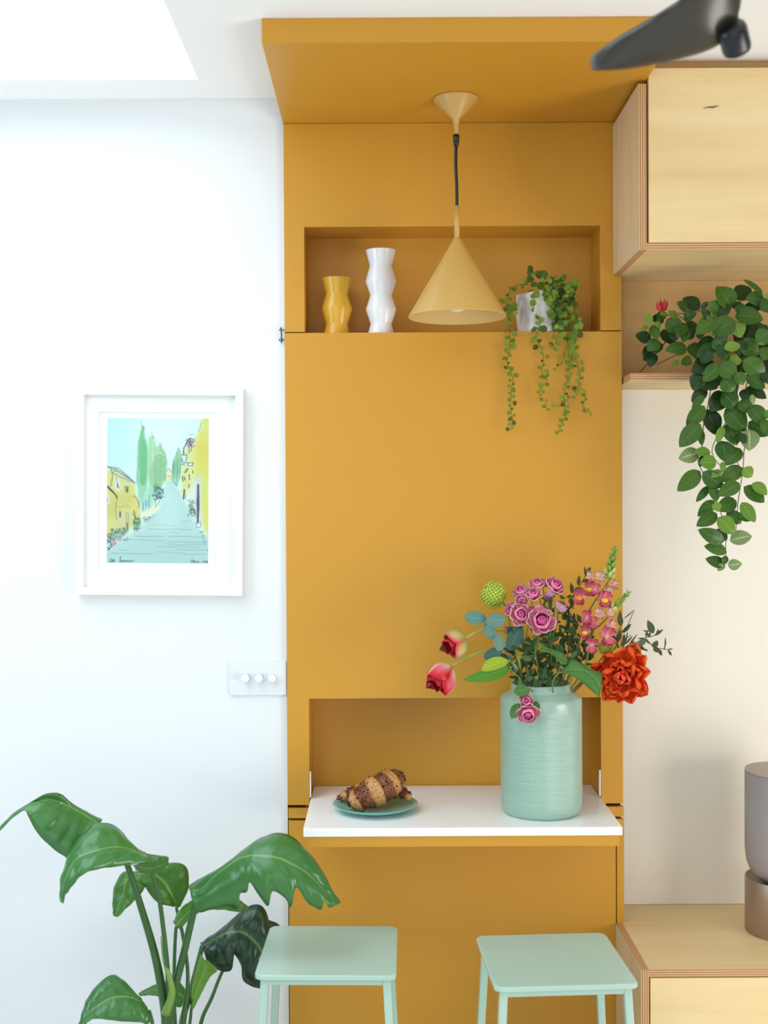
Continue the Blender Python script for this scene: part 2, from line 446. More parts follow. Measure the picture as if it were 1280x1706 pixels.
M_PLATE = paint('turquoise_glaze', rgb(122, 190, 182), 0.2, 0.04, 20, 0.0)
M_SPK = paint('taupe_grille_cloth', rgb(163, 152, 149), 0.8, 0.05, 400, 0.25, 900)
M_SPKTOP = paint('taupe_top_plate', rgb(178, 162, 147), 0.5, 0.02, 20, 0.0)
mt, n, l, b = new_mat('bronze_metal'); b.inputs['Base Color'].default_value = rgb(166, 142, 122); b.inputs['Metallic'].default_value = 0.55; b.inputs['Roughness'].default_value = 0.42
l.new(mixcol(n, l, noise(n, l, 2, 2, stretched(n, l, 200, 200, 2)), rgb(160, 136, 116), rgb(172, 150, 130)), b.inputs['Base Color'])
M_BRONZE = mt
M_FAN = paint('dark_fan_lacquer', rgb(54, 47, 36), 0.32, 0.08, 6, 0.0, spec=0.7)
M_FANCAP = paint('black_fan_cap', rgb(22, 24, 30), 0.3, 0.05, 6, 0.0)
M_SOIL = paint('dark_soil', rgb(44, 32, 24), 0.95, 0.25, 60, 0.6, 150)
M_POTW = paint('white_floor_pot', rgb(226, 224, 220), 0.6, 0.03, 6)
mt, n, l, b = new_mat('white_marble')
mv = n.new('ShaderNodeTexNoise'); mv.inputs['Scale'].default_value = 16; mv.inputs['Detail'].default_value = 6; mv.inputs['Distortion'].default_value = 1.4
l.new(stretched(n, l, 1, 1, 0.5), mv.inputs['Vector'])
l.new(ramp(n, l, mv.outputs[0], [(0.35, rgb(172, 170, 168)), (0.5, rgb(222, 220, 216)), (0.7, rgb(238, 236, 232))]), b.inputs['Base Color']); b.inputs['Roughness'].default_value = 0.4
M_MARBLE = mt

# the jar's glaze: thrown rings and fine scored threads as relief
mt, n, l, b = new_mat('sage_stoneware')
tc = n.new('ShaderNodeTexCoord'); sp = n.new('ShaderNodeSeparateXYZ'); l.new(tc.outputs['Object'], sp.inputs[0])
ang = mth(n, l, 'ARCTAN2', sp.outputs[1], sp.outputs[0])
thr = mth(n, l, 'SINE', mth(n, l, 'MULTIPLY', ang, 190.0))
rng = noise(n, l, 1.0, 5, stretched(n, l, 9, 9, 190))
rng2 = noise(n, l, 1.0, 3, stretched(n, l, 14, 14, 70))
zz = mth(n, l, 'MULTIPLY', mth(n, l, 'SMOOTH_MIN', mth(n, l, 'MULTIPLY', mth(n, l, 'SUBTRACT', sp.outputs[2], 0.01), 40.0), mth(n, l, 'MULTIPLY', mth(n, l, 'SUBTRACT', 0.262, sp.outputs[2]), 40.0), 0.3), 1.0)
msk = n.new('ShaderNodeClamp'); l.new(zz, msk.inputs[0])
hgt = mth(n, l, 'MULTIPLY', mth(n, l, 'ADD', mth(n, l, 'MULTIPLY', thr, 0.10), mth(n, l, 'ADD', rng, rng2)), msk.outputs[0])
cj = mixcol(n, l, mth(n, l, 'MULTIPLY', rng, 0.7), rgb(142, 178, 162), rgb(166, 195, 177))
l.new(cj, b.inputs['Base Color']); b.inputs['Roughness'].default_value = 0.3; b.inputs['Specular IOR Level'].default_value = 0.8
bump(n, l, hgt, 0.6, 0.003, b)
M_JAR = mt

# ------------------------------------------------------------------ pendant lamp
lz = Z205
LP = PZ(760, 164.5, lz)
LX, LY = LP.x, LP.y
LD = LY + 3.0
def lzz(py): return P(760, py, LD).z
lamp = thing('pendant_lamp', 'mustard cone pendant lamp on a black cord under the ochre canopy', 'lamp', (LX, LY, lz))
kx = LD / FPX
lathe('ceiling_rose', [(0, lz - .0004), (37.6 * kx, lz - .0004), (37.9 * kx, lz - .004), (6.2 * kx, lzz(198.5)), (5.6 * kx, lzz(200)), (5.6 * kx, lzz(206)), (3.9 * kx, lzz(206.5)), (3.7 * kx, lzz(226)), (0, lzz(226))], (LX, LY, 0), M_LAMP, lamp, 56)
lathe('cord_grip', [(0, lzz(224.5)), (5.3 * kx, lzz(225)), (5.5 * kx, lzz(231)), (4.6 * kx, lzz(232)), (5.3 * kx, lzz(236)), (3.6 * kx, lzz(244)), (0, lzz(245))], (LX, LY, 0), M_BLACK, lamp, 24, label='black cord grip')
tube('cord', [Vector((LX - .0004, LY, lzz(243))), Vector((LX - .0012, LY, lzz(275))), Vector((LX + .0006, LY, lzz(310))), Vector((LX + .001, LY, lzz(345)))], 2.7 * kx, M_BLACK, lamp, 8, 8, label='black flex cord')
lathe('stem', [(0, lzz(343)), (4.3 * kx, lzz(343.4)), (4.5 * kx, lzz(397)), (0, lzz(398))], (LX + .0008, LY, 0), M_LAMP, lamp, 24)
rs = 81 * kx
zr, za = lzz(529.0), lzz(396)
shp = [(4.5 * kx, za), (rs, zr + .0035), (rs + .0006, zr + .001), (rs - .0004, zr), (rs - .002, zr + .0012), (5 * kx, za - .006), (0, za - .006)]
lathe('shade', shp, (LX + .0008, LY, 0), [M_LAMP, M_LAMPIN], lamp, 96, idxf=lambda i: 1 if i >= 3 else 0)
lathe('lamp_holder', [(0, za - .02), (.018, za - .022), (.018, za - .085), (0, za - .086)], (LX, LY, 0), M_LAMPIN, lamp, 24)
mt, n, l, b = new_mat('frosted_bulb_glass'); b.inputs['Base Color'].default_value = rgb(240, 226, 196); b.inputs['Roughness'].default_value = 0.25
l.new(mixcol(n, l, noise(n, l, 30, 2), rgb(236, 220, 188), rgb(244, 232, 206)), b.inputs['Base Color'])
zb_ = zr + .012
lathe('bulb', [(0, zb_)] + [(.030 * math.sin(t), zb_ + .030 - .030 * math.cos(t)) for t in [i * math.pi / 12 for i in range(1, 10)]] + [(.013, zb_ + .066), (.013, za - .084), (0, za - .084)], (LX, LY, 0), mt, lamp, 24)

# ------------------------------------------------------------------ zigzag vases in the upper niche
def zig(name, cx, ys, rs_, d, mt, label):
    c = P(cx, 553, d); k = d / FPX
    zf = Z552 - .001
    prof = []
    zt = P(cx, ys[0], d).z
    zs = [P(cx, y, d).z for y in ys]
    z0 = zs[-1]
    for y, r in zip(zs[::-1], rs_[::-1]):
        prof.append((r * k, zf + (y - z0) * (zt - zf) / (zt - z0)))
    # soften each corner a little
    out = [(0, prof[0][1])]
    for i, (r, z) in enumerate(prof):
        if 0 < i < len(prof) - 1:
            for t in (-.05, 0.0, .05):
                j = i + (1 if t > 0 else -1)
                a = abs(t)
                out.append((r + (prof[j][0] - r) * a, z + (prof[j][1] - z) * a))
            out[-2] = ((out[-3][0] + 2 * out[-2][0] + out[-1][0]) / 4, z)
        else: out.append((r, z))
    rt, zt2 = out[-1]
    out += [(rt - .0025, zt2), (rt - .003, zt2 - .001)]
    pinch = prof[-2]
    out += [(pinch[0] - .004, pinch[1]), (0, pinch[1] - .01)]
    o = lathe(name, out, (c.x, c.y, 0), mt, None, 64)
    L = Vector((c.x, c.y, zf))
    o.data.transform(Matrix.Translation(-L)); o.location = L
    o.data.set_sharp_from_angle(angle=math.radians(12))
    tag(o, label, 'vase', 'zigzag vases in the upper niche')
zig('zigzag_vase', 561.5, [464.6, 489, 512, 537, 554], [25, 18.0, 25.8, 18.2, 23.4], 3.055, M_VYEL, 'short yellow zigzag vase standing left of the tall white one')
zig('zigzag_vase', 635.3, [418, 442, 467.5, 490, 512.5, 536, 554], [25.2, 18.4, 25.8, 18.0, 25.6, 17.6, 23.2], 3.055, M_VWHT, 'tall white zigzag vase standing in the upper niche')

# ------------------------------------------------------------------ hook latch on the white wall
hl = P(469, 558, 3.003)
ht = thing('hook_latch', 'tiny black iron hook and eye fixed beside the ochre unit', 'latch', hl)
tube('hook_rod', [hl + Vector((-.0012, 0, .019)), hl + Vector((0, 0, .004)), hl + Vector((.0002, 0, -.014)), hl + Vector((.0004, 0, -.020))], .0015, M_IRON, ht, 8, 4)
def torus(name, c, R_, r_, mt, parent, ax=None, seg=20, sq=1.0):
    v, f = [], []
    A = ax if ax is not None else Matrix.Identity(3)
    for i in range(seg):
        a = 2 * math.pi * i / seg
        for j in range(8):
            q = 2 * math.pi * j / 8
            v.append(Vector(c) + A @ Vector(((R_ + r_ * math.cos(q)) * math.cos(a), (R_ + r_ * math.cos(q)) * math.sin(a) * sq, r_ * math.sin(q))))
    for i in range(seg):
        for j in range(8):
            f.append((i * 8 + j, ((i + 1) % seg) * 8 + j, ((i + 1) % seg) * 8 + (j + 1) % 8, i * 8 + (j + 1) % 8))
    return obj(name, v, f, mt, parent, smooth=True)
XZ = Matrix(((1, 0, 0), (0, 0, 1), (0, 1, 0)))
for dz, s in ((.0125, 0.6), (-.0125, 0.8)):
    e = torus('eye_ring', hl + Vector((-.0008, -.001, dz)), .0042, .0011, M_IRON, ht, XZ, 18, s)
    tube('eye_point', [hl + Vector((.003, -.001, dz)), hl + Vector((.0062, .001, dz)), hl + Vector((.0085, .006, dz))], [.0014, .0012, .0004], M_IRON, e, 8, 3)

# ------------------------------------------------------------------ dimmer switch
def rrect(x0, x1, z0, z1, r, k=5):
    pts = []
    for cx, cz, a0 in ((x1 - r, z1 - r, 0), (x0 + r, z1 - r, 90), (x0 + r, z0 + r, 180), (x1 - r, z0 + r, 270)):
        for i in range(k + 1):
            a = math.radians(a0 + 90 * i / k)
            pts.append((cx + r * math.cos(a), cz + r * math.sin(a)))
    return pts
ws = 3.012
s0, s1 = P(383.5, 1158, ws), P(478.5, 1101, ws)
sw = thing('dimmer_switch', 'white wall plate with three round dimmer knobs beside the ochre unit', 'switch', Vector(((s0.x + s1.x) / 2, .012, (s0.z + s1.z) / 2)))
XSW1 = min(s1.x, XL - .0022)
prism('plate', rrect(s0.x, XSW1, s0.z, s1.z, .004), 'y', .0062, .0118, M_SWITCH, sw, .0006)
for px in (408.2, 430.6, 453.0):
    c = P(px + .8, 1130.3, ws - .016)
    lathe('knob', [(0, -.0130), (.0090, -.0130), (.0100, -.0120), (.0104, .0060), (0, .0060)], (c.x, .0, c.z), M_KNOB, sw, 32, axis=Matrix(((1, 0, 0), (0, 0, 1), (0, -1, 0))))

# ------------------------------------------------------------------ framed watercolour
exec_painting = True
fa = math.radians(-0.72)                                   # it hangs slightly askew
fc = P(266, 818, 2.985); fc.y = 0.012
fr = thing('framed_print', 'white framed watercolour print of a lane between yellow houses', 'picture', fc)
FR = Matrix.Rotation(-fa, 3, 'Y')
def FQ(px, py, d):                                         # a pixel taken back to the frame's own upright axes
    q = P(px, py, d) - fc
    return FR.inverted() @ Vector((q.x, 0, q.z))
def fobj(name, verts, faces, mats, parent=fr, **k):
    return obj(name, [fc + FR @ Vector(v) for v in verts], faces, mats, parent, **k)
df = 2.984
fl = FQ(126.8, 818, df).x; frx = FQ(404.2, 818, df).x
fz0, fz1 = FQ(266, 991.5, df).z, FQ(266, 645.5, df).z
fw, fy = .0185, -.028
def rail(pts_out_in):
    (a, b_, c, d) = pts_out_in
    v = [(p[0], y, p[1]) for y in (fy, -.0005) for p in (a, b_, c, d)]
    o = fobj('frame_rail', v, [(0, 1, 2, 3), (7, 6, 5, 4), (0, 4, 5, 1), (1, 5, 6, 2), (2, 6, 7, 3), (3, 7, 4, 0)], M_FRAME)
    import bmesh
    bm = bmesh.new(); bm.from_mesh(o.data); bmesh.ops.recalc_face_normals(bm, faces=bm.faces); bm.to_mesh(o.data); bm.free()
fi = (fl + fw, frx - fw, fz0 + fw, fz1 - fw)
rail([(fl, fz0), (frx, fz0), (fi[1], fi[2]), (fi[0], fi[2])])
rail([(frx, fz0), (frx, fz1), (fi[1], fi[3]), (fi[1], fi[2])])
rail([(frx, fz1), (fl, fz1), (fi[0], fi[3]), (fi[1], fi[3])])
rail([(fl, fz1), (fl, fz0), (fi[0], fi[2]), (fi[0], fi[3])])
dm = 2.998
mo = (FQ(164.5, 800, dm).x, FQ(361.5, 800, dm).x, FQ(262, 947, dm).z, FQ(262, 686.8, dm).z)
v, f = ringv('y', (fi[0], fi[1], fi[2], fi[3]), mo, -.0155, -.0125)
fobj('mount', v, f, M_MAT)
fobj('print_paper', boxv(fi[0], fi[1], -.0118, -.0108, fi[2], fi[3]), BOXF, M_PAPER)
mt, n, l, b = new_mat('picture_glass')
tr = n.new('ShaderNodeBsdfTransparent'); gl = n.new('ShaderNodeBsdfGlossy'); gl.inputs['Roughness'].default_value = 0.03
mx = n.new('ShaderNodeMixShader'); mx.inputs[0].default_value = 0.035
l.new(tr.outputs[0], mx.inputs[1]); l.new(gl.outputs[0], mx.inputs[2]); l.new(mx.outputs[0], n['Material Output'].inputs[0])
fobj('glass', boxv(fi[0], fi[1], -.0185, -.0172, fi[2], fi[3]), BOXF, mt)
# the painted sheet: ink and wash, one colour per point of a fine sheet
ax0, ax1 = FQ(178.2, 800, dm).x, FQ(347.3, 800, dm).x
az0, az1 = FQ(262, 938.3, dm).z, FQ(262, 696.8, dm).z
W_, H_ = 270, 386
YY, XX = np.mgrid[0:H_, 0:W_].astype(np.float64)
U_, V_ = 107 + (XX + .5) / W_ * 1030, 100 + (YY + .5) / H_ * 1474      # drawing coordinates
img = np.zeros((H_, W_, 3))
rng_ = np.random.default_rng(3)
def blur(a, k):
    k = int(k)
    if k < 1: return a
    for ax in (0, 1):
        p = np.pad(a, [(k, k) if i == ax else (0, 0) for i in range(a.ndim)], mode='edge')
        c = np.cumsum(p, axis=ax); c = np.insert(c, 0, 0, axis=ax)
        s = [slice(None)] * a.ndim; e = [slice(None)] * a.ndim
        s[ax] = slice(2 * k + 1, None); e[ax] = slice(0, -(2 * k + 1))
        a = (c[tuple(s)] - c[tuple(e)]) / (2 * k + 1)
    return a
def inside(pts):
    msk_ = np.zeros((H_, W_), bool)
    n_ = len(pts)
    for i in range(n_):
        (x1, y1), (x2, y2) = pts[i], pts[(i + 1) % n_]
        if y1 == y2: continue
        hit = ((V_ >= min(y1, y2)) & (V_ < max(y1, y2))) & (U_ < (x2 - x1) * (V_ - y1) / (y2 - y1) + x1)
        msk_ ^= hit
    return msk_.astype(float)
cloud = blur(rng_.random((H_, W_)), 9); cloud = (cloud - cloud.mean()) / (cloud.std() + 1e-9)
streak = blur(rng_.random((1, W_)).repeat(H_, 0) + 0.6 * blur(rng_.random((H_, W_)), 1), 1); streak = (streak - streak.mean()) / streak.std()
def wash(pts, c, alpha=1.0, soft=2, mott=0.05, stk=0.0):
    global img
    a = np.clip(blur(inside(pts), soft) * alpha * (1 + mott * cloud + stk * streak), 0, 1)[..., None]
    img = img * (1 - a) + np.array(c) / 255.0 * a
def ink(pts, w=6.0, c=(38, 62, 74), alpha=.8, jit=2.0):
    global img
    w = w * 1.15; alpha = min(1, alpha * 1.15); c = tuple(q * .8 for q in c)
    d = np.full((H_, W_), 1e9)
    pts = [(x + rng_.normal(0, jit), y + rng_.normal(0, jit)) for x, y in pts]
    for (x1, y1), (x2, y2) in zip(pts, pts[1:]):
        L2 = (x2 - x1) ** 2 + (y2 - y1) ** 2 + 1e-9
        t = np.clip(((U_ - x1) * (x2 - x1) + (V_ - y1) * (y2 - y1)) / L2, 0, 1)
        d = np.minimum(d, np.hypot(U_ - x1 - t * (x2 - x1), V_ - y1 - t * (y2 - y1)))
    a = (np.clip((w / 2 + 2 - d) / 4, 0, 1) * alpha)[..., None]
    img = img * (1 - a) + np.array(c) / 255.0 * a
def scrib(x0, y0, x1, y1, k, w=5, c=(38, 70, 76), alpha=.7):
    for _ in range(k):
        x, y = rng_.uniform(x0, x1), rng_.uniform(y0, y1); r = rng_.uniform(6, 16); a0 = rng_.uniform(0, 6.3)
        ink([(x + r * math.cos(a0 + t), y + r * math.sin(a0 + t)) for t in (0, 1, 2, 3.2, 4)], w, c, alpha, 1.5)
sky1, sky2 = np.array([184, 234, 226]) / 255., np.array([214, 244, 240]) / 255.
tt = np.clip((U_ - 107) / 500 + (V_ - 100) / 2500 - .05 + .06 * cloud, 0, 1)[..., None]
img = sky1 * (1 - tt) + sky2 * tt
wash([(420, 120), (900, 120), (860, 420), (700, 420), (420, 300)], (222, 246, 242), .7, 14)
lane = [(90, 1600), (90, 1440), (330, 1290), (470, 1180), (640, 1010), (690, 860), (710, 730), (770, 730), (850, 850), (930, 1010), (1010, 1190), (1150, 1330), (1150, 1600)]
wash(lane, (176, 220, 212), .95, 5, .04)
wash([(90, 1600), (90, 1460), (500, 1300), (1150, 1330), (1150, 1600)], (166, 212, 204), .6, 16)
wash([(640, 1050), (700, 800), (760, 800), (860, 1010), (800, 1250), (600, 1250)], (196, 234, 228), .6, 14)
# cypress trees
wash([(465, 175), (485, 190), (482, 290), (500, 330), (518, 440), (520, 620), (510, 800), (470, 950), (430, 900), (410, 700), (412, 560), (420, 340), (445, 240)], (104, 196, 134), .95, 2, .08, .12)
wash([(470, 250), (500, 330), (518, 450), (515, 640), (480, 780), (440, 700), (470, 450)], (78, 184, 116), .55, 5, .1, .1)
wash([(530, 290), (585, 275), (600, 380), (625, 390), (650, 345), (668, 400), (690, 420), (712, 560), (700, 720), (660, 800), (600, 860), (545, 860), (522, 700), (520, 420)], (160, 216, 162), .9, 3, .08, .14)
wash([(560, 560), (600, 500), (660, 480), (708, 560), (700, 720), (640, 800), (560, 780), (545, 660)], (116, 182, 122), .6, 5, .1, .16)
wash([(420, 760), (560, 800), (620, 880), (560, 1040), (470, 1060), (420, 930)], (150, 220, 180), .75, 6, .1)
wash([(830, 405), (850, 450), (862, 560), (850, 700), (822, 792), (790, 770), (764, 720), (770, 580), (800, 480)], (128, 202, 150), .95, 2, .08, .14)
for p in ([(832, 400), (800, 490), (768, 580), (764, 720), (820, 792)], [(832, 400), (856, 470), (862, 540)], [(440, 140), (462, 180), (485, 200)], [(412, 640), (405, 770)], [(560, 240), (568, 300)], [(640, 350), (650, 420), (690, 470), (712, 560)], [(590, 500), (640, 470), (690, 500)]): ink(p, 4, (56, 110, 96), .6)
for k in range(14):
    x = rng_.uniform(775, 850); ink([(x, rng_.uniform(500, 560)), (x - rng_.uniform(-6, 12), rng_.uniform(640, 740))], 3, (76, 140, 112), .5)
# far little house
wash([(705, 640), (730, 622), (755, 640), (755, 735), (705, 735)], (236, 230, 160), .9, 1)
ink([(700, 640), (736, 612), (758, 645)], 4, (120, 90, 90), .7); ink([(715, 690), (748, 690)], 5, (150, 110, 100), .7); ink([(700, 660), (700, 730)], 3)
# houses on the left
wash([(90, 590), (160, 600), (390, 745), (400, 880), (440, 940), (452, 1120), (330, 1230), (90, 1300)], (214, 212, 112), .95, 3, .08)
wash([(90, 960), (260, 850), (400, 900), (300, 1040), (90, 1130)], (200, 190, 84), .55, 10, .15)
wash([(200, 1040), (360, 1040), (390, 1210), (150, 1270)], (206, 208, 150), .7, 8, .1)
wash([(90, 585), (170, 600), (395, 750), (395, 790), (160, 665), (90, 650)], (196, 222, 190), .8, 4)
wash([(190, 700), (225, 720), (250, 810), (225, 845), (192, 820)], (222, 232, 236), .95, 2)
wash([(90, 890), (130, 900), (140, 970), (90, 985)], (226, 236, 236), .95, 2)
for p in ([(107, 590), (200, 640), (300, 690), (385, 755)], [(180, 610), (260, 655), (340, 715)], [(115, 600), (230, 620), (330, 700), (390, 770)], [(160, 660), (230, 690), (350, 745)], [(150, 620), (165, 690), (150, 800)], [(160, 650), (190, 640)]): ink(p, 5, (60, 76, 84), .75, 4)
for p in ([(107, 790), (160, 840), (205, 890), (212, 918)], [(112, 800), (150, 845), (195, 880)], [(200, 890), (212, 920)]): ink(p, 9, (66, 60, 36), .8)
ink([(203, 945), (200, 1040), (206, 1130)], 5, (130, 120, 52), .7); ink([(205, 700), (215, 760), (235, 815)], 5, (50, 60, 100), .7); ink([(212, 770), (218, 810)], 9, (60, 70, 110), .7)
ink([(290, 795), (325, 798), (318, 855), (298, 850), (290, 795)], 4); ink([(305, 805), (310, 845)], 12, (46, 60, 50), .85)
ink([(112, 910), (120, 960)], 6, (60, 70, 110), .7); ink([(242, 1058), (240, 1105)], 13, (60, 66, 50), .85); ink([(235, 1000), (320, 990), (345, 1010)], 3, (120, 130, 90), .6)
ink([(318, 1060), (326, 1245)], 4, (90, 80, 90), .7); ink([(300, 1060), (304, 1180)], 4, (90, 100, 80), .6); ink([(308, 1170), (312, 1240)], 9, (50, 60, 56), .8)
ink([(375, 895), (410, 915), (428, 960), (432, 1010)], 6, (60, 86, 100), .75); ink([(385, 890), (440, 950)], 5, (210, 240, 240), .8)
# planting along the left
wash([(120, 1300), (160, 1250), (300, 1200), (330, 1260), (250, 1330), (130, 1350)], (126, 176, 136), .65, 4, .2)
scrib(125, 1230, 310, 1340, 34); scrib(100, 1330, 150, 1420, 12)
wash([(365, 1150), (400, 1110), (455, 1120), (450, 1190), (380, 1230)], (126, 178, 110), .8, 3, .2)
scrib(365, 1120, 450, 1240, 16); ink([(385, 1040), (375, 1080), (395, 1110), (380, 1150)], 7, (50, 70, 70), .75); ink([(395, 1060), (400, 1120)], 5)
wash([(140, 1360), (190, 1345), (200, 1380), (165, 1400)], (206, 150, 150), .9, 2); ink([(140, 1362), (165, 1402), (202, 1375), (190, 1346)], 5, (110, 60, 70), .7)
wash([(215, 1320), (260, 1308), (255, 1345), (225, 1352)], (214, 164, 162), .9, 2); ink([(110, 1410), (140, 1430), (120, 1440), (150, 1412)], 7, (30, 50, 60), .85)
wash([(500, 1000), (640, 970), (660, 1020), (560, 1080), (470, 1090)], (234, 238, 190), .8, 6)
wash([(460, 930), (540, 940), (540, 1010), (460, 1050)], (150, 214, 214), .8, 5)
wash([(470, 1130), (560, 1100), (610, 1120), (520, 1160)], (176, 206, 198), .9, 4); ink([(470, 1120), (520, 1130), (560, 1100), (600, 1070)], 4, (90, 120, 120), .6); scrib(470, 1110, 540, 1150, 5, 4)
wash([(590, 790), (640, 760), (680, 850), (670, 910), (600, 930), (570, 870)], (112, 178, 160), .6, 5, .2)
scrib(580, 780, 675, 930, 34, 5, (30, 96, 96), .75)
for p in ([(600, 930), (600, 1000)], [(540, 880), (530, 960), (545, 1010)], [(640, 930), (620, 980)], [(470, 960), (476, 1040)], [(505, 930), (500, 1000)]): ink(p, 5, (50, 110, 120), .75, 4)
scrib(430, 830, 490, 900, 8, 4, (220, 248, 236), .8)
ink([(432, 630), (440, 690)], 9, (220, 246, 230), .85); ink([(460, 730), (475, 780)], 6, (70, 150, 100), .7)
# houses on the right
wash([(1070, 95), (1160, 95), (1160, 1300), (1120, 1290), (1060, 1130), (1040, 760), (990, 720), (985, 560), (1000, 330), (1040, 230)], (214, 222, 92), .95, 7, .07)
wash([(990, 310), (1150, 280), (1150, 620), (1000, 560)], (222, 206, 72), .6, 22, .12)
wash([(900, 400), (1000, 380), (1000, 740), (900, 900), (860, 860), (870, 560)], (216, 224, 120), .85, 5, .1)
wash([(1000, 690), (1060, 670), (1050, 1170), (1000, 1180)], (206, 212, 218), .85, 6)
wash([(920, 780), (1000, 740), (1000, 1000), (940, 960)], (220, 232, 200), .7, 6)
wash([(930, 300), (990, 310), (985, 385), (900, 400)], (206, 200, 190), .8, 4)
ink([(1065, 145), (1030, 230)], 6, (170, 190, 210), .8); ink([(940, 262), (985, 258)], 4, (120, 140, 140), .7)
for p in ([(880, 420), (905, 360), (950, 305), (990, 315)], [(890, 400), (930, 330), (985, 330)], [(930, 330), (970, 385)], [(960, 310), (950, 380)], [(885, 400), (890, 450)], [(940, 400), (930, 460)], [(965, 390), (950, 440)]): ink(p, 6, (60, 70, 90), .8, 4)
scrib(910, 310, 990, 385, 12, 5, (86, 80, 90), .7)
wash([(865, 470), (920, 470), (915, 560), (870, 565)], (206, 232, 240), .9, 2); wash([(910, 545), (985, 545), (980, 590), (915, 600)], (216, 236, 244), .9, 2)
for p in ([(865, 470), (915, 475), (905, 550), (875, 550), (860, 500)], [(920, 555), (980, 550), (975, 580), (925, 585), (920, 555)], [(860, 560), (890, 575)], [(870, 430), (880, 470)]): ink(p, 6, (50, 74, 96), .85, 3)
ink([(925, 610), (900, 650)], 11, (66, 86, 110), .85)
for p in ([(940, 670), (942, 720)], [(975, 640), (978, 660)], [(890, 690), (895, 720)], [(945, 770), (940, 805)], [(870, 690), (875, 740)]): ink(p, 9, (70, 80, 60), .75, 3)
ink([(886, 825), (884, 918)], 13, (50, 70, 76), .85); ink([(905, 880), (905, 920)], 4)
wash([(1018, 765), (1042, 765), (1046, 1000), (1036, 1160), (1022, 1150), (1016, 960)], (66, 84, 116), .95, 1, .2)
ink([(1030, 770), (1032, 960), (1026, 1160)], 12, (40, 54, 80), .7)
ink([(1010, 1160), (1055, 1150), (1058, 1205), (1015, 1205), (1010, 1160)], 4, (70, 90, 110), .7)
wash([(950, 930), (1000, 1000), (1005, 1070), (960, 1090), (935, 1040)], (156, 200, 170), .6, 4); scrib(940, 930, 1000, 1085, 26, 5, (60, 100, 100), .7)
# lane lines
for (x0, x1, y, w) in ((395, 680, 1297, 4), (730, 1080, 1300, 4), (520, 980, 1222, 3), (300, 700, 1335, 3), (740, 1110, 1352, 4), (150, 560, 1475, 4), (600, 1050, 1400, 3), (720, 1100, 1375, 3), (800, 1120, 1430, 3), (620, 900, 1460, 3), (860, 960, 1140, 2), (720, 840, 1260, 3), (880, 1120, 1480, 3), (230, 330, 1440, 3), (560, 820, 1185, 2)):
    ink([(x0, y), ((x0 * 2 + x1) / 3, y + rng_.uniform(-5, 8)), ((x0 + 2 * x1) / 3, y + rng_.uniform(-4, 8)), (x1, y + rng_.uniform(0, 10))], w, (96, 140, 136), .55, 1)
for k in range(10):
    y = 1240 + k * 22; ink([(1050 + k * 8, y), (1085 + k * 5, y + 6)], 4, (60, 90, 90), .7, 5)
# pencilled lines of handwriting along the bottom
hw = (44, 84, 88)
for p in ([(140, 1562), (148, 1540), (156, 1528)], [(146, 1556), (152, 1562), (160, 1550), (166, 1545), (164, 1560), (172, 1556)], [(178, 1535), (174, 1560), (184, 1556)], [(170, 1545), (188, 1542)], [(190, 1548), (188, 1560)],
          [(246, 1520), (240, 1562)], [(240, 1512), (250, 1506), (244, 1520)], [(240, 1562), (256, 1556), (262, 1546), (256, 1544), (258, 1560), (270, 1556), (276, 1546), (280, 1560), (290, 1548), (296, 1560), (304, 1548), (308, 1558), (318, 1547), (324, 1560), (334, 1548), (340, 1560), (350, 1550), (356, 1560), (366, 1552), (384, 1554)],
          [(968, 1565), (964, 1548), (984, 1544), (982, 1562)], [(972, 1530), (976, 1526)], [(986, 1562), (992, 1546), (1000, 1560), (1008, 1548), (1016, 1560), (1026, 1550), (1030, 1562), (1040, 1548)], [(1050, 1562), (1056, 1558)], [(1078, 1560), (1090, 1546), (1098, 1560), (1108, 1550), (1114, 1562), (1124, 1544), (1130, 1566)]):
    ink(p, 5.5, hw, .85, 1.0)
img = np.clip(img, 0, 1)
img = img * .93 + img.mean(axis=2, keepdims=True) * .03
linimg = .92 * np.where(img <= 0.04045, img / 12.92, ((img + 0.055) / 1.055) ** 2.4)
xs_ = ax0 + (ax1 - ax0) * np.arange(W_) / (W_ - 1); zs_ = az1 + (az0 - az1) * np.arange(H_) / (H_ - 1)
gv = np.zeros((H_, W_, 3)); gv[..., 0] = xs_[None]; gv[..., 1] = -.0122; gv[..., 2] = zs_[:, None]
Rn = np.array([[FR[i][j] for j in range(3)] for i in range(3)])
gv = gv.reshape(-1, 3) @ Rn.T
ii = (np.arange(H_ - 1)[:, None] * W_ + np.arange(W_ - 1)[None]).ravel()
gf = np.stack([ii, ii + W_, ii + W_ + 1, ii + 1], 1)
me = bpy.data.meshes.new('print')
me.vertices.add(len(gv)); me.vertices.foreach_set('co', gv.astype(np.float32).ravel())
me.loops.add(gf.size); me.loops.foreach_set('vertex_index', gf.astype(np.int32).ravel())
me.polygons.add(len(gf)); me.polygons.foreach_set('loop_start', (np.arange(len(gf)) * 4).astype(np.int32))
me.update(calc_edges=True)
ca = me.color_attributes.new('wash', 'FLOAT_COLOR', 'POINT')
ca.data.foreach_set('color', np.concatenate([linimg.reshape(-1, 3), np.ones((H_ * W_, 1))], 1).astype(np.float32).ravel())
mt, n, l, b = new_mat('watercolour_and_ink')
at = n.new('ShaderNodeAttribute'); at.attribute_name = 'wash'
l.new(at.outputs['Color'], b.inputs['Base Color']); b.inputs['Roughness'].default_value = 0.85; b.inputs['Specular IOR Level'].default_value = 0.2
bump(n, l, noise(n, l, 700, 2, stretched(n, l, 1, 1, 1)), .08, .0005, b)
me.materials.append(mt)
po = bpy.data.objects.new('print', me); link(po, fr); po['label'] = 'watercolour lane with cypresses and yellow houses'

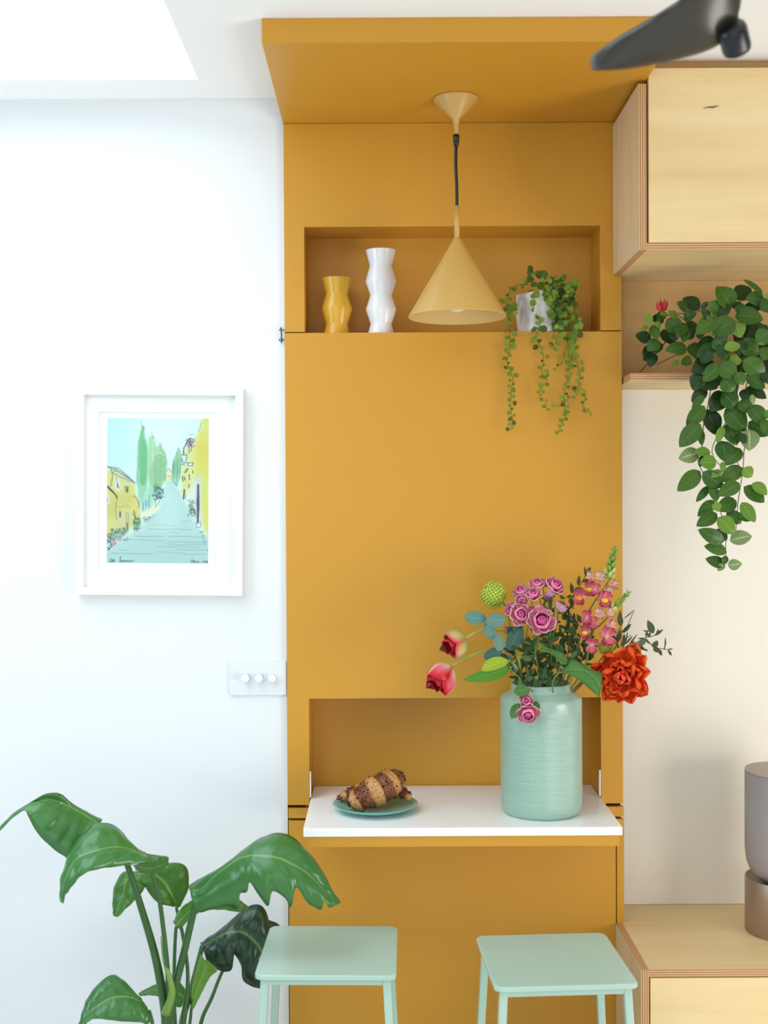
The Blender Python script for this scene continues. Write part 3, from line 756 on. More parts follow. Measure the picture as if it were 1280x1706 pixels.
# ------------------------------------------------------------------ stools
def stool(cx, cy, yaw, label):
    z = 0.640
    st = thing('bar_stool', label, 'stool', (cx, cy, 0), 'mint bar stools at the fold-down table')
    R = Matrix.Rotation(yaw, 3, 'Z'); C0 = Vector((cx, cy, 0))
    def T(p): return C0 + R @ Vector(p)
    h = .1485
    pts = rrect(-h, h, -h, h, .018, 6)
    nn = len(pts)
    v, f = [], []
    for (s, zz_) in ((.984, z), (1.0, z - .002), (1.0, z - .0095), (.985, z - .0115)):
        v += [T((x * s, y * s, zz_)) for x, y in pts]
    for k in range(3):
        for i in range(nn):
            j = (i + 1) % nn
            f.append((k * nn + i, (k + 1) * nn + i, (k + 1) * nn + j, k * nn + j))
    f += [tuple(range(nn)), tuple(range(3 * nn, 4 * nn))[::-1]]
    obj('seat', v, f, M_STOOL, st)
    a = .128; w = .0075
    v, f = ringv('z', (-a - w, a + w, -a - w, a + w), (-a + w, a - w, -a + w, a - w), z - .0255, z - .0118)
    obj('seat_frame', [T(p) for p in v], f, M_STOOL, st, bevel=.0015)
    sp = .034
    for sx in (-1, 1):
        for sy in (-1, 1):
            t0, t1 = Vector((sx * a, sy * a, z - .0135)), Vector((sx * (a + sp), sy * (a + sp), 0.0))
            q = .0085
            v = [T(c + Vector((dx * q, dy * q, 0))) for c in (t1, t0) for dx, dy in ((-1, -1), (1, -1), (1, 1), (-1, 1))]
            obj('leg', v, BOXF, M_STOOL, st, bevel=.002)
    zf = .22; e = a + sp * (1 - zf / z)
    for p0, p1 in (((-e, -e), (e, -e)), ((e, -e), (e, e)), ((e, e), (-e, e)), ((-e, e), (-e, -e))):
        tube('foot_rail', [T((*p0, zf)), T((*p1, zf))], .007, M_STOOL, st, 8, 1)
stool(-.1235, -.364, math.radians(-1.2), 'mint green metal bar stool beside the leafy floor plant')
stool(.361, -.424, math.radians(3.2), 'mint green metal bar stool beside the plywood bench')

# ------------------------------------------------------------------ plate and croissants
PC = PZ(625.5, 1338.5, ZT + .016)
lathe_pl = lathe('plate', [(0, ZT + .0012), (.050, ZT + .0004), (.054, ZT + .0004), (.060, ZT + .003), (.088, ZT + .0095), (.1015, ZT + .0165), (.1028, ZT + .0178), (.1018, ZT + .0184), (.086, ZT + .0128), (.066, ZT + .0068), (0, ZT + .0060)], (PC.x, PC.y, 0), M_PLATE, None, 72)
lathe_pl.data.transform(Matrix.Translation(-Vector((PC.x, PC.y, ZT)))); lathe_pl.location = (PC.x, PC.y, ZT)
tag(lathe_pl, 'small turquoise plate holding two croissants on the white table', 'plate')
mt, n, l, b = new_mat('baked_pastry')
uvn = n.new('ShaderNodeUVMap'); su = n.new('ShaderNodeSeparateXYZ'); l.new(uvn.outputs[0], su.inputs[0])
wob = mth(n, l, 'MULTIPLY', mth(n, l, 'SUBTRACT', noise(n, l, 30, 3, stretched(n, l, 1, 1, 1)), .5), .22)
bands = ramp(n, l, mth(n, l, 'FRACT', mth(n, l, 'ADD', su.outputs[1], wob)), [(0.0, rgb(96, 48, 22)), (0.06, rgb(118, 60, 30)), (0.5, rgb(136, 72, 36)), (0.56, rgb(214, 156, 86)), (0.8, rgb(226, 176, 108)), (0.93, rgb(206, 146, 78)), (1.0, rgb(120, 62, 28))])
cn = noise(n, l, 160, 4, stretched(n, l, 1, 1, 1), .65)
lmv = n.new('ShaderNodeMapping'); lmv.inputs['Scale'].default_value = (2.0, 16.0, 1.0); l.new(uvn.outputs[0], lmv.inputs['Vector'])
lam = noise(n, l, 1.0, 4, lmv.outputs[0])
bands = mixcol(n, l, mth(n, l, 'MULTIPLY', lam, .75), bands, rgb(150, 88, 42))
bc = mixcol(n, l, ramp(n, l, cn, [(0.5, (0, 0, 0, 1)), (0.66, (.75, .75, .75, 1))]), bands, rgb(122, 62, 30))
spk_ = noise(n, l, 420, 3, stretched(n, l, 1, 1, 1), .6)
drk = ramp(n, l, mth(n, l, 'FRACT', mth(n, l, 'ADD', su.outputs[1], wob)), [(0.0, (1, 1, 1, 1)), (0.46, (1, 1, 1, 1)), (0.56, (.1, .1, .1, 1)), (.94, (.1, .1, .1, 1)), (1.0, (1, 1, 1, 1))])
bc = mixcol(n, l, mth(n, l, 'MULTIPLY', ramp(n, l, spk_, [(.52, (0, 0, 0, 1)), (.6, (1, 1, 1, 1))]), drk), bc, rgb(62, 28, 20))
l.new(bc, b.inputs['Base Color']); b.inputs['Roughness'].default_value = 0.3
bump(n, l, mth(n, l, 'ADD', noise(n, l, 130, 4, stretched(n, l, 1, 1, 1)), mth(n, l, 'MULTIPLY', lam, 1.2)), .7, .004, b)
M_PASTRY = mt
M_CRUMB = paint('chocolate_crumb', rgb(62, 28, 22), 0.35, 0.2, 90, 0.0)
def croissant(name, pts, rmax, nb, label, sq=0.85, crumb=70, seed=1, rends=(0.35, 0.35)):
    rnd = random.Random(seed)
    spine = catmull(pts, 26)
    n_ = len(spine); seg = 28
    v, f, uv = [], [], []
    for i, p in enumerate(spine):
        s = i / (n_ - 1)
        t = (spine[min(i + 1, n_ - 1)] - spine[max(i - 1, 0)]).normalized()
        upv = Vector((0, 0, 1)); upv = (upv - t * upv.dot(t)).normalized(); sd = t.cross(upv)
        e = math.sin(math.pi * min(max(s, 0.0), 1.0)) ** 0.66
        base = rmax * (e * (1 - .5 * (rends[0] * (1 - s) + rends[1] * s) * (1 - e)))
        ph = (s * nb) % 1.0
        rid = 1 + 0.26 * (ph ** .8 - .5) * (1 if ph < .93 else (1 - ph) / .07)
        r = max(base * rid, .0012)
        for k in range(seg):
            a = 2 * math.pi * k / seg
            w = 1 + .02 * math.sin(3 * a + 9 * s)
            v.append(p + (sd * math.cos(a) + upv * math.sin(a) * sq) * r * w); uv.append((k / seg, s * nb))
    for i in range(n_ - 1):
        for k in range(seg):
            k2 = (k + 1) % seg
            f.append((i * seg + k, i * seg + k2, (i + 1) * seg + k2, (i + 1) * seg + k))
    f += [tuple(range(seg))[::-1], tuple(range((n_ - 1) * seg, n_ * seg))]
    c = Vector(pts[len(pts) // 2])
    th = thing(name, label, 'croissant', c, 'croissants on the turquoise plate')
    obj('pastry', v, f, M_PASTRY, th, smooth=True, uv=uv)
    cv, cf = [], []
    for k in range(crumb):
        i = rnd.randrange(3, n_ - 3); ph = (i / (n_ - 1) * nb) % 1
        if 0.55 < ph < 0.95 and rnd.random() < .9: continue
        kk = rnd.randrange(seg)
        q = v[i * seg + kk]; d = (q - spine[i]).normalized()
        if d.z < -.1 and rnd.random() < .7: continue
        r = rnd.uniform(.0012, .0030); o = len(cv); q = q + d * r * .3
        x = d.orthogonal().normalized(); y = d.cross(x); ro = rnd.uniform(0, 6)
        cv += [q + (x * math.cos(ro + a) + y * math.sin(ro + a)) * r for a in (0, 1.57, 3.14, 4.71)] + [q + d * r * 1.1, q - d * r]
        cf += [(o + a, o + (a + 1) % 4, o + 4) for a in range(4)] + [(o + (a + 1) % 4, o + a, o + 5) for a in range(4)]
    obj('chocolate_crumbs', cv, cf, M_CRUMB, th, kind='stuff')
zpl = ZT + .0065
def on(px, py, d): return P(px, py, d)
croissant('croissant', [on(560, 1331.5, 2.905), on(578, 1325, 2.91), on(610, 1317, 2.925), on(650, 1316, 2.925), on(672, 1322, 2.90), on(686, 1333, 2.875)], .0235, 5, 'croissant lying flat at the back of the turquoise plate', .85, 260, 3)
croissant('croissant', [on(583, 1344, 2.862), on(594, 1335, 2.858), on(618, 1322, 2.862), on(642, 1309, 2.878), on(660, 1297, 2.895), on(670, 1288, 2.912)], .0375, 4.0, 'chocolate-speckled croissant leaning across the front of the other', .92, 620, 5, (.1, .1))

# ------------------------------------------------------------------ speaker on the bench
SC_ = PZ(1304, 1551, ZB); sx_, sy_ = SC_.x, SC_.y
ks = (sy_ + 3) / FPX
def sz_(py): return P(1250, py, sy_ + 3).z
spk = thing('speaker', 'taupe two-tier round loudspeaker standing on the plywood bench', 'speaker', (sx_, sy_, ZB))
R0 = 60.5 * ks
lathe('base', [(0, ZB), (R0 - .003, ZB), (R0, ZB + .003), (R0, sz_(1462)), (R0 - .001, sz_(1461)), (R0 - .003, sz_(1461)), (R0 - .004, sz_(1463)), (R0 - .02, sz_(1472)), (0, sz_(1474))], (sx_, sy_, 0), M_BRONZE, spk, 64, label='brown metal base drum')
lathe('body', [(0, sz_(1468)), (R0 - .040, sz_(1467)), (R0 - .030, sz_(1462)), (R0 - .014, sz_(1453)), (R0 - .004, sz_(1436)), (R0, sz_(1415)), (R0, sz_(1287)), (0, sz_(1287))], (sx_, sy_, 0), M_SPK, spk, 64, label='mauve grey cloth-covered upper drum')
lathe('top_plate', [(0, sz_(1286.6)), (R0 - .001, sz_(1286.6)), (R0 - .0005, sz_(1283)), (R0 - .002, sz_(1281.5)), (0, sz_(1281.5))], (sx_, sy_, 0), M_SPKTOP, spk, 64)

# ------------------------------------------------------------------ single-blade ceiling fan
DF = 1.5
fh = P(1209, 60, DF)
fan = thing('ceiling_fan', 'dark single-blade ceiling fan hanging in front of the ochre canopy', 'fan', (fh.x, fh.y, fh.z))
kf = DF / FPX
lathe('down_rod', [(0, P(1209, 52, DF).z), (21 * kf, P(1209, 50, DF).z), (22 * kf, P(1209, -60, DF).z), (.012, P(1209, -80, DF).z), (.012, ZC - .05), (.05, ZC - .045), (.055, ZC - .0005), (0, ZC - .0005)], (fh.x, fh.y, 0), M_FAN, fan, 40)
cc = P(1224, 64, DF - .02)
Rc = frame_to(Vector((.35, .55, -.55)), Vector((1, 0, .4)))
A = Matrix((Rc.col[0], Rc.col[2], Rc.col[1])).transposed()
lathe('counterweight', [(0, -.018), (.0155, -.017), (.0178, -.012), (.0178, .012), (.0165, .017), (.0125, .0195), (0, .020)], cc, M_FANCAP, fan, 32, axis=A, label='short black counterweight knob')
# blade: stations from the root round to the tip, leading edge / trailing edge
bl = [((1215, -150), (1238, -90), 1.42, 1.46), ((1200, -75), (1236, -30), 1.42, 1.47), ((1168, -32), (1230, 22), 1.43, 1.48), ((1138, -6), (1208, 64), 1.44, 1.49), ((1113, 11), (1186, 80), 1.455, 1.50), ((1086, 28), (1152, 91.5), 1.47, 1.51), ((1056, 45), (1110, 101), 1.49, 1.52),
      ((1031, 60), (1070, 108.5), 1.51, 1.54), ((1009, 75), (1036, 112), 1.53, 1.55), ((993, 87), (1007, 111.5), 1.55, 1.56), ((985.5, 97), (989, 108), 1.57, 1.57)]
Lp = catmull([P(*a, d0) for a, b_, d0, d1 in bl], 4); Tp = catmull([P(*b_, d1) for a, b_, d0, d1 in bl], 4)
v, f = [], []
nc = 9
for a, b_ in zip(Lp, Tp):
    ch = (b_ - a); nrm = ch.cross(Vector((.9, -.2, .2))).normalized()
    for s in range(nc):
        u = s / (nc - 1); v.append(a + ch * u + Vector((0, -.25, -1)).normalized() * (.010 * math.sin(math.pi * u)))
for i in range(len(Lp) - 1):
    for s in range(nc - 1):
        q = i * nc + s; f.append((q, q + 1, q + nc + 1, q + nc))
bo = obj('blade', v, f, M_FAN, fan, smooth=True, label='broad dark blade tapering to a rounded tip')
sd_ = bo.modifiers.new('thickness', 'SOLIDIFY'); sd_.thickness = .007; sd_.offset = 0
sb_ = bo.modifiers.new('smooth', 'SUBSURF'); sb_.levels = sb_.render_levels = 1

# ------------------------------------------------------------------ the sage jar
JD = 2.865
JX, JY = P(902, 1260, JD).x, JD - 3
jp = [(0, .0005), (.086, .0), (.0905, .003), (.0945, .010), (.0962, .024), (.0968, .05), (.0968, .2685), (.0960, .2745), (.0930, .2785), (.0730, .2895), (.0716, .2925), (.0714, .3075), (.0706, .3090), (.0690, .3092), (.0676, .3080), (.0670, .2930), (.0880, .274), (.0900, .25), (.0900, .02), (0, .018)]
jar = lathe('stoneware_jar', jp, (0, 0, 0), M_JAR, None, 96)
jar.location = (JX, JY, ZT)
tag(jar, 'tall sage green stoneware jar holding the bouquet on the white table', 'jar')
ZRIM = ZT + .309

# ------------------------------------------------------------------ plant materials
def leaf_mat(name, c1, c2, rib, rough=0.35, veins=9.0, vstr=0.25, back=None, trans=0.12, nsc=25, ribw=0.035, vcol=.12):
    """two greens mixed from leaf to leaf, a pale midrib and side veins along the leaf's own coordinates"""
    mt, n, l, b = new_mat(name)
    oi = n.new('ShaderNodeObjectInfo')
    c = mixcol(n, l, oi.outputs['Random'], c1, c2)
    c = mixcol(n, l, mth(n, l, 'MULTIPLY', noise(n, l, nsc, 3, stretched(n, l, 1, 1, 1)), .45), c, tuple(x * .62 for x in c1[:3]) + (1,))
    uvn = n.new('ShaderNodeUVMap'); s = n.new('ShaderNodeSeparateXYZ'); l.new(uvn.outputs[0], s.inputs[0])
    au = mth(n, l, 'ABSOLUTE', s.outputs[0])
    v = mth(n, l, 'SINE', mth(n, l, 'MULTIPLY', mth(n, l, 'SUBTRACT', s.outputs[1], mth(n, l, 'MULTIPLY', au, 0.16)), veins * 6.283))
    r = n.new('ShaderNodeMapRange'); l.new(au, r.inputs[0]); r.inputs[1].default_value = ribw; r.inputs[2].default_value = ribw * 2.2; r.inputs[3].default_value = 1; r.inputs[4].default_value = 0
    vm = mth(n, l, 'MULTIPLY', mth(n, l, 'POWER', mth(n, l, 'ABSOLUTE', v), 6.0), vcol)
    c = mixcol(n, l, vm, c, rib)
    c = mixcol(n, l, mth(n, l, 'MULTIPLY', r.outputs[0], .8), c, rib)
    if back is not None:
        g = n.new('ShaderNodeNewGeometry')
        c = mixcol(n, l, mth(n, l, 'MULTIPLY', g.outputs['Backfacing'], .75), c, back)
    l.new(c, b.inputs['Base Color'])
    b.inputs['Roughness'].default_value = rough
    b.inputs['Specular IOR Level'].default_value = 0.3 if nsc != 9 else 0.6
    h = mth(n, l, 'SUBTRACT', v, mth(n, l, 'MULTIPLY', r.outputs[0], 2.0))
    bump(n, l, h, vstr, 0.0016, b)
    if trans:
        t = n.new('ShaderNodeBsdfTranslucent'); l.new(c, t.inputs['Color'])
        mx = n.new('ShaderNodeMixShader'); mx.inputs[0].default_value = trans
        l.new(b.outputs[0], mx.inputs[1]); l.new(t.outputs[0], mx.inputs[2]); l.new(mx.outputs[0], n['Material Output'].inputs[0])
    return mt
M_STRE = leaf_mat('paradise_leaf', rgb(50, 110, 50), rgb(70, 132, 64), rgb(118, 164, 84), .26, 15, .10, rgb(66, 116, 58), .10, 9, .022, .05)
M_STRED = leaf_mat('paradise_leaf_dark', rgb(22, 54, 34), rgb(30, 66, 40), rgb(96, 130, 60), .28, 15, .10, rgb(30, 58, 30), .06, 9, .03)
M_STREY = leaf_mat('paradise_leaf_young', rgb(112, 164, 46), rgb(124, 176, 52), rgb(160, 196, 90), .35, 13, .06, None, .15, 9, .03)
M_STREB = leaf_mat('paradise_leaf_mid', rgb(64, 124, 36), rgb(78, 138, 44), rgb(136, 176, 80), .35, 13, .06, None, .14, 9, .03)
M_PETI = paint('paradise_stalk', rgb(58, 104, 48), .4, .12, 10, .05, 120)
M_LIP = leaf_mat('lipstick_leaf', rgb(50, 88, 30), rgb(80, 116, 40), rgb(94, 134, 62), .3, 3, .05, rgb(86, 116, 66), .08, 30, .02)
M_LIPL = leaf_mat('lipstick_leaf_young', rgb(96, 138, 46), rgb(124, 158, 58), rgb(150, 184, 84), .35, 3, .05, None, .14, 30, .02)
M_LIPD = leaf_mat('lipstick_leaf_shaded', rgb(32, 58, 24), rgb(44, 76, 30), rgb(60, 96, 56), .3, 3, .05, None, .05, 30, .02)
M_LIPS = leaf_mat('lipstick_leaf_silvery', rgb(116, 138, 84), rgb(142, 158, 100), rgb(196, 206, 146), .3, 3, .05, None, .08, 30, .05)
M_LSTEM = paint('lipstick_stem', rgb(112, 88, 58), .6, .15, 60, 0)
M_DSTEM = paint('dark_twig', rgb(58, 30, 20), .7, .2, 60, 0)
M_RED = paint('red_bud', rgb(214, 40, 40), .35, .2, 90, 0)
M_PEPE = leaf_mat('button_leaf', rgb(100, 132, 28), rgb(136, 160, 48), rgb(136, 178, 76), .4, 3, .02, None, .12, 60, .02)
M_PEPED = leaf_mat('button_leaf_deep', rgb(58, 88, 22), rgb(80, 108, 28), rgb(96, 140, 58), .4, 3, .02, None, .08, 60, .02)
M_VINE = paint('vine_stem', rgb(96, 116, 48), .6, .15, 60, 0)
M_EUC = leaf_mat('eucalyptus_leaf', rgb(92, 134, 122), rgb(110, 148, 134), rgb(140, 170, 150), .55, 6, .06, None, .05, 40, .02)
M_EUCD = leaf_mat('eucalyptus_leaf_dark', rgb(56, 96, 84), rgb(68, 106, 92), rgb(92, 128, 112), .55, 6, .06, None, .05, 40, .02)
M_LIME = leaf_mat('lime_leaf', rgb(172, 196, 52), rgb(180, 204, 60), rgb(206, 216, 110), .45, 8, .2, None, .2, 40, .03)
M_GREEN = leaf_mat('bright_leaf', rgb(88, 148, 46), rgb(96, 156, 52), rgb(124, 176, 80), .4, 8, .2, None, .15, 40, .03)
M_MIDG = leaf_mat('mid_leaf', rgb(70, 118, 54), rgb(84, 132, 62), rgb(112, 156, 84), .45, 9, .2, rgb(92, 130, 76), .10, 40, .03)
M_FOL = leaf_mat('bouquet_foliage', rgb(42, 74, 40), rgb(82, 112, 58), rgb(96, 128, 72), .45, 7, .1, None, .08, 60, .03)
M_OLIVE = leaf_mat('olive_sprig_leaf', rgb(62, 72, 40), rgb(84, 96, 56), rgb(112, 120, 76), .5, 5, .05, None, .05, 60, .03)
M_FSTEM = paint('flower_stem', rgb(110, 138, 62), .5, .1, 60, 0)
M_TSTEM = paint('tulip_stem', rgb(164, 186, 92), .4, .06, 60, 0)

NCAM = Vector((0, -1, 0))
# ------------------------------------------------------------------ shared leaf and petal shapes
def leaf_mesh(name, mt, tip=1.0, fat=0.5, fold=0.10, arch=0.10, nv=9, nu=5, pw=0.75, thick=0.012, cup=0.0):
    """unit leaf: base at the origin, 1 long on +Y, 1 wide, face up +Z; closed, with a little thickness"""
    v, uv, f = [], [], []
    for side in (1, -1):
        for i in range(nv + 1):
            t = i / nv
            w = (math.sin(math.pi * t ** fat) ** pw) * .5
            if tip < 1 and t > .5: w = max(w, .5 * math.sqrt(max(0, 1 - ((t - .5) / .5) ** 2)) * (1 - tip) + w * tip)
            if i in (0, nv): w = .004 if i == 0 else .003
            for k in range(nu):
                u = 2 * k / (nu - 1) - 1
                z = fold * abs(u) * w * 2 + cup * (u * u) * w + arch * 4 * t * (1 - t) * .5 - arch * t * t * .6 + side * thick * .5 * (1 - abs(u)) 
                v.append((u * w, t, z)); uv.append((u, t))
    N = (nv + 1) * nu
    for i in range(nv):
        for k in range(nu - 1):
            q = i * nu + k
            f.append((q, q + 1, q + nu + 1, q + nu)); f.append((N + q, N + q + nu, N + q + nu + 1, N + q + 1))
    for i in range(nv):                                                 # close the rims
        a = i * nu; f.append((a, a + nu, N + a + nu, N + a)); a += nu - 1; f.append((a, N + a, N + a + nu, a + nu))
    f.append(tuple(list(range(0, nu))[::-1] + list(range(N, N + nu)))); f.append(tuple(list(range(nv * nu, nv * nu + nu)) + list(range(N + nv * nu, N + nv * nu + nu))[::-1]))
    return mesh(name, v, f, mt, True, uv=uv)
def place(name, me, base, tipp, width, parent, roll=0.0, up=None, thick=None):
    """lay a unit leaf from base to tip, its face toward `up` (the room by default), rolled about its length"""
    y = tipp - base; L = y.length
    R = frame_to(y, up if up is not None else NCAM) @ Matrix.Rotation(roll, 3, 'Y')
    M = Matrix.Translation(base) @ R.to_4x4() @ Matrix.Diagonal((width, L, thick or min(width, L), 1))
    return inst(name, me, M, parent)
def pix(w, d): return w * d / FPX

# ------------------------------------------------------------------ the large floor plant
SPC = Vector((P(282, 1706, 2.66).x, -0.34, 0))
bird = thing('bird_of_paradise', 'large leafy bird of paradise plant standing by the white wall', 'plant', SPC)
lathe('pot', [(0, 0), (.105, 0), (.112, .004), (.135, .30), (.134, .305), (.124, .305), (.122, .27), (0, .27)], SPC, M_POTW, bird, 48, label='white floor pot')
lathe('soil', [(0, .274), (.1205, .274), (.1205, .268), (0, .268)], SPC, M_SOIL, bird, 40)
def big_leaf(st, dM, dU, dL, mt, sub=5, wav=0.0016):
    """st: (Ux,Uy, Mx,My, Lx,Ly) stations base to tip; dM/dU/dL: (first, last) or lists of depths of rib, upper and lower edge"""
    n0 = len(st)
    def dep(d, i): return float(np.interp(i / (n0 - 1), np.linspace(0, 1, len(d)), d))
    U = catmull([P(s[0], s[1], dep(dU, i)) for i, s in enumerate(st)], sub)
    Mm = catmull([P(s[2], s[3], dep(dM, i)) for i, s in enumerate(st)], sub)
    Lw = catmull([P(s[4], s[5], dep(dL, i)) for i, s in enumerate(st)], sub)
    v, uv, f = [], [], []
    h = 5; nc = 2 * h + 1; n_ = len(U)
    for i in range(n_):
        t = i / (n_ - 1)
        chord = (U[i] - Lw[i])
        along = (Mm[min(i + 1, n_ - 1)] - Mm[max(i - 1, 0)])
        nn = along.cross(chord)
        nn = nn.normalized() if nn.length > 1e-9 else NCAM.copy()
        if nn.y > 0: nn = -nn
        for k in range(-h, h + 1):
            a = abs(k) / h
            e = U[i] if k > 0 else Lw[i]
            p = Mm[i].lerp(e, a)
            wd = (e - Mm[i]).length
            p = p + nn * (wd * .16 * math.sin(math.pi * a)) + nn * wav * math.sin((t - .10 * a) * 6.283 * 8) * math.sin(math.pi * min(1, a * 1.1) * .8) * min(1, wd / .03)
            v.append(p); uv.append((k / h, t))
    for i in range(n_ - 1):
        for k in range(nc - 1):
            q = i * nc + k
            f.append((q, q + 1, q + nc + 1, q + nc))
    if ((v[1] - v[0]).cross(v[nc] - v[0])).y > 0: f = [t[::-1] for t in f]
    o = obj('leaf', v, f, mt, bird, smooth=True, uv=uv)
    s = o.modifiers.new('thickness', 'SOLIDIFY'); s.thickness = .0012; s.offset = -1
    rv, rf = tubev([p + NCAM * .001 for p in Mm[::2]], [.0032, .0022, .0008], 6, 1)
    return o
L1 = [(170, 1366, 166, 1373, 150, 1395), (141, 1351, 141, 1357, 127, 1434), (119, 1338, 122, 1346, 106, 1426), (103, 1324, 106, 1338, 83, 1409), (89, 1320.5, 92, 1333, 61, 1386), (72, 1324, 73, 1331.5, 47, 1360), (42, 1342, 42, 1345, 40, 1351), (20, 1358, 19, 1360, 20, 1364), (-6, 1386, -6, 1388, -5, 1390)]
big_leaf(L1, [2.58, 2.52], [2.60, 2.54, 2.53], [2.52, 2.50, 2.52], M_STRE)
L2 = [(268, 1426, 268, 1430, 266, 1433), (238, 1421, 244, 1427, 240, 1437), (216, 1403, 214, 1414, 210, 1442), (197, 1380, 190, 1412, 184, 1445), (170, 1371, 164, 1417, 160, 1449), (146, 1382, 141, 1425, 140, 1456), (124, 1408, 127, 1432, 127, 1468), (110, 1441, 114, 1455, 116, 1483), (102.5, 1474, 106, 1480, 109, 1492), (104, 1502, 105, 1504, 106, 1505)]
big_leaf(L2, [2.52, 2.44, 2.42], [2.53, 2.50, 2.44], [2.50, 2.40, 2.42], M_STRE)
big_leaf([(222, 1441, 226, 1440, 232, 1438), (232, 1452, 238, 1446, 246, 1434), (246, 1456, 252, 1446, 258, 1430), (264, 1452, 268, 1440, 271, 1426), (276, 1442, 278, 1434, 279, 1428), (280, 1432, 280, 1431, 280.5, 1430)], [2.535], [2.56], [2.52], M_STREB)
L3 = [(299, 1511, 294, 1512, 288, 1511), (313, 1481, 284, 1486, 264, 1504), (311, 1446, 270, 1466, 250, 1490), (286, 1438, 250, 1456, 240, 1476), (228, 1452, 224, 1458, 229, 1475), (205, 1454, 211, 1468, 242, 1478), (191, 1478, 206, 1492, 225, 1500), (188, 1507, 197, 1511, 209, 1515), (191, 1525, 194, 1527, 197, 1528)]
big_leaf(L3, [2.72, 2.68], [2.74, 2.70], [2.70, 2.66], M_STREB)
L4 = [(313, 1477, 317, 1484, 322, 1505), (328, 1466, 336, 1480, 332, 1520), (345, 1457, 354, 1462, 352, 1515), (361, 1449, 374, 1446, 377, 1511), (392, 1428, 393, 1432, 398, 1514), (406, 1415, 403, 1428, 400, 1490), (420, 1404, 415, 1425.5, 411, 1486), (430, 1398, 421, 1424.5, 416, 1470), (441, 1393, 432, 1425, 430, 1490), (453, 1388.5, 446, 1426, 447, 1510), (465, 1387.5, 458, 1428, 454, 1485), (477, 1389, 471, 1432, 475, 1496), (488, 1394.5, 484, 1438, 485, 1512), (500, 1404, 496, 1445, 494, 1478), (514, 1420, 508, 1452, 512, 1504), (527, 1435, 519, 1461, 526, 1512), (537, 1450, 529, 1471, 536, 1515), (546, 1467, 539, 1482, 541, 1497), (554, 1483, 549, 1492, 549, 1512), (568, 1503, 566, 1504, 564, 1505)]
big_leaf(L4, [2.60, 2.55, 2.58], [2.62, 2.62, 2.59], [2.58, 2.53, 2.56], M_STRE, 4, .0012)
big_leaf([(289, 1536, 293, 1542, 299, 1548), (300, 1515, 312, 1522, 318, 1530), (325, 1498, 332, 1508, 337, 1518), (360, 1500, 365, 1508, 370, 1515), (394, 1499, 396, 1508, 396, 1519), (415, 1511, 415, 1512, 414, 1514)], [2.67], [2.70], [2.65], M_STREB)
L6 = [(335, 1573, 337, 1578, 340, 1586), (352, 1560, 355, 1567, 346, 1602), (369, 1547, 372, 1556, 367, 1617), (388, 1531, 390, 1551, 386, 1615), (409, 1513, 405, 1554, 388, 1588), (430, 1507, 420, 1564, 402, 1608), (443, 1519, 432, 1577, 405, 1632), (450, 1550, 441, 1597, 420, 1643), (453, 1590, 447, 1620, 436, 1647)]
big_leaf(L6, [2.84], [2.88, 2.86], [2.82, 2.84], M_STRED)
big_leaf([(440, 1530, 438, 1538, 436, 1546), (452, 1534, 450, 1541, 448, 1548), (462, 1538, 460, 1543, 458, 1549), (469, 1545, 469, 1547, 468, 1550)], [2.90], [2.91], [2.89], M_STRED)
big_leaf([(317, 1680, 319, 1682, 322, 1681), (318, 1655, 325, 1656, 335, 1656), (323, 1630, 335, 1630, 350, 1628), (329, 1608, 342, 1611, 362, 1616), (334, 1590, 338, 1594, 345, 1600)], [2.76], [2.77], [2.74], M_STREY)
L8 = [(247, 1679, 249, 1684, 252, 1694), (228, 1657, 234, 1669, 247, 1706), (206, 1633, 214, 1661, 232, 1703), (186, 1624, 192, 1661, 205, 1702), (164, 1639, 172, 1669, 180, 1699), (146, 1662, 154, 1684, 158, 1697), (137, 1685, 141, 1700, 147, 1702), (129, 1716, 131, 1719, 134, 1718)]
big_leaf(L8, [2.48, 2.42], [2.50, 2.44], [2.46, 2.40], M_STRE)
big_leaf([(231, 1655, 232, 1657, 233, 1658), (256, 1642, 258, 1650, 258, 1659), (280, 1635, 280, 1650, 278, 1665), (300, 1638, 298, 1656, 294, 1677), (313, 1657, 309, 1664, 302, 1678)], [2.86], [2.88], [2.84], M_STREB)
def stalk(pts, w0, w1, dx=0.0, dy=0.0, label=None):
    q = [P(x, y, d) for x, y, d in pts]
    end = Vector((SPC.x + dx, SPC.y + dy, .272))
    low = q[-1].lerp(end, .5) + Vector((0, 0, .0))
    return tube('stalk', q + [low, end], [w0, (w0 + w1) / 2, w1, w1 * 1.2], M_PETI, bird, 10, 5)
stalk([(168, 1373, 2.60), (196, 1400, 2.60), (213, 1443, 2.59), (235.6, 1513, 2.59), (258, 1590, 2.60), (272, 1662, 2.61), (277, 1706, 2.62)], .0045, .0105, -.01, .02)
stalk([(245, 1440, 2.545), (253, 1455, 2.55), (265, 1495, 2.56), (276, 1581, 2.58), (281, 1644, 2.60), (284, 1706, 2.61)], .0040, .0058, .0, -.03)
stalk([(330, 1490, 2.615), (325, 1508, 2.615), (308, 1581, 2.61), (291, 1649, 2.60), (281, 1706, 2.60)], .0068, .0092, .01, -.02)
stalk([(296, 1541, 2.68), (293, 1550, 2.68), (291, 1590, 2.68), (290, 1650, 2.67), (292, 1706, 2.66)], .0036, .0042, .02, .03)
stalk([(294, 1512, 2.72), (298, 1530, 2.72), (304, 1555, 2.71), (312, 1608, 2.70), (312, 1650, 2.69), (304, 1706, 2.68)], .0034, .0046, .03, .01)
stalk([(337, 1576, 2.83), (333, 1592, 2.82), (322, 1635, 2.79), (312, 1672, 2.76), (305, 1706, 2.74)], .0055, .0072, .035, -.01)
stalk([(438, 1540, 2.895), (410, 1560, 2.895), (374, 1612, 2.88), (353, 1662, 2.85), (335, 1704, 2.80)], .003, .0048, .05, .02)
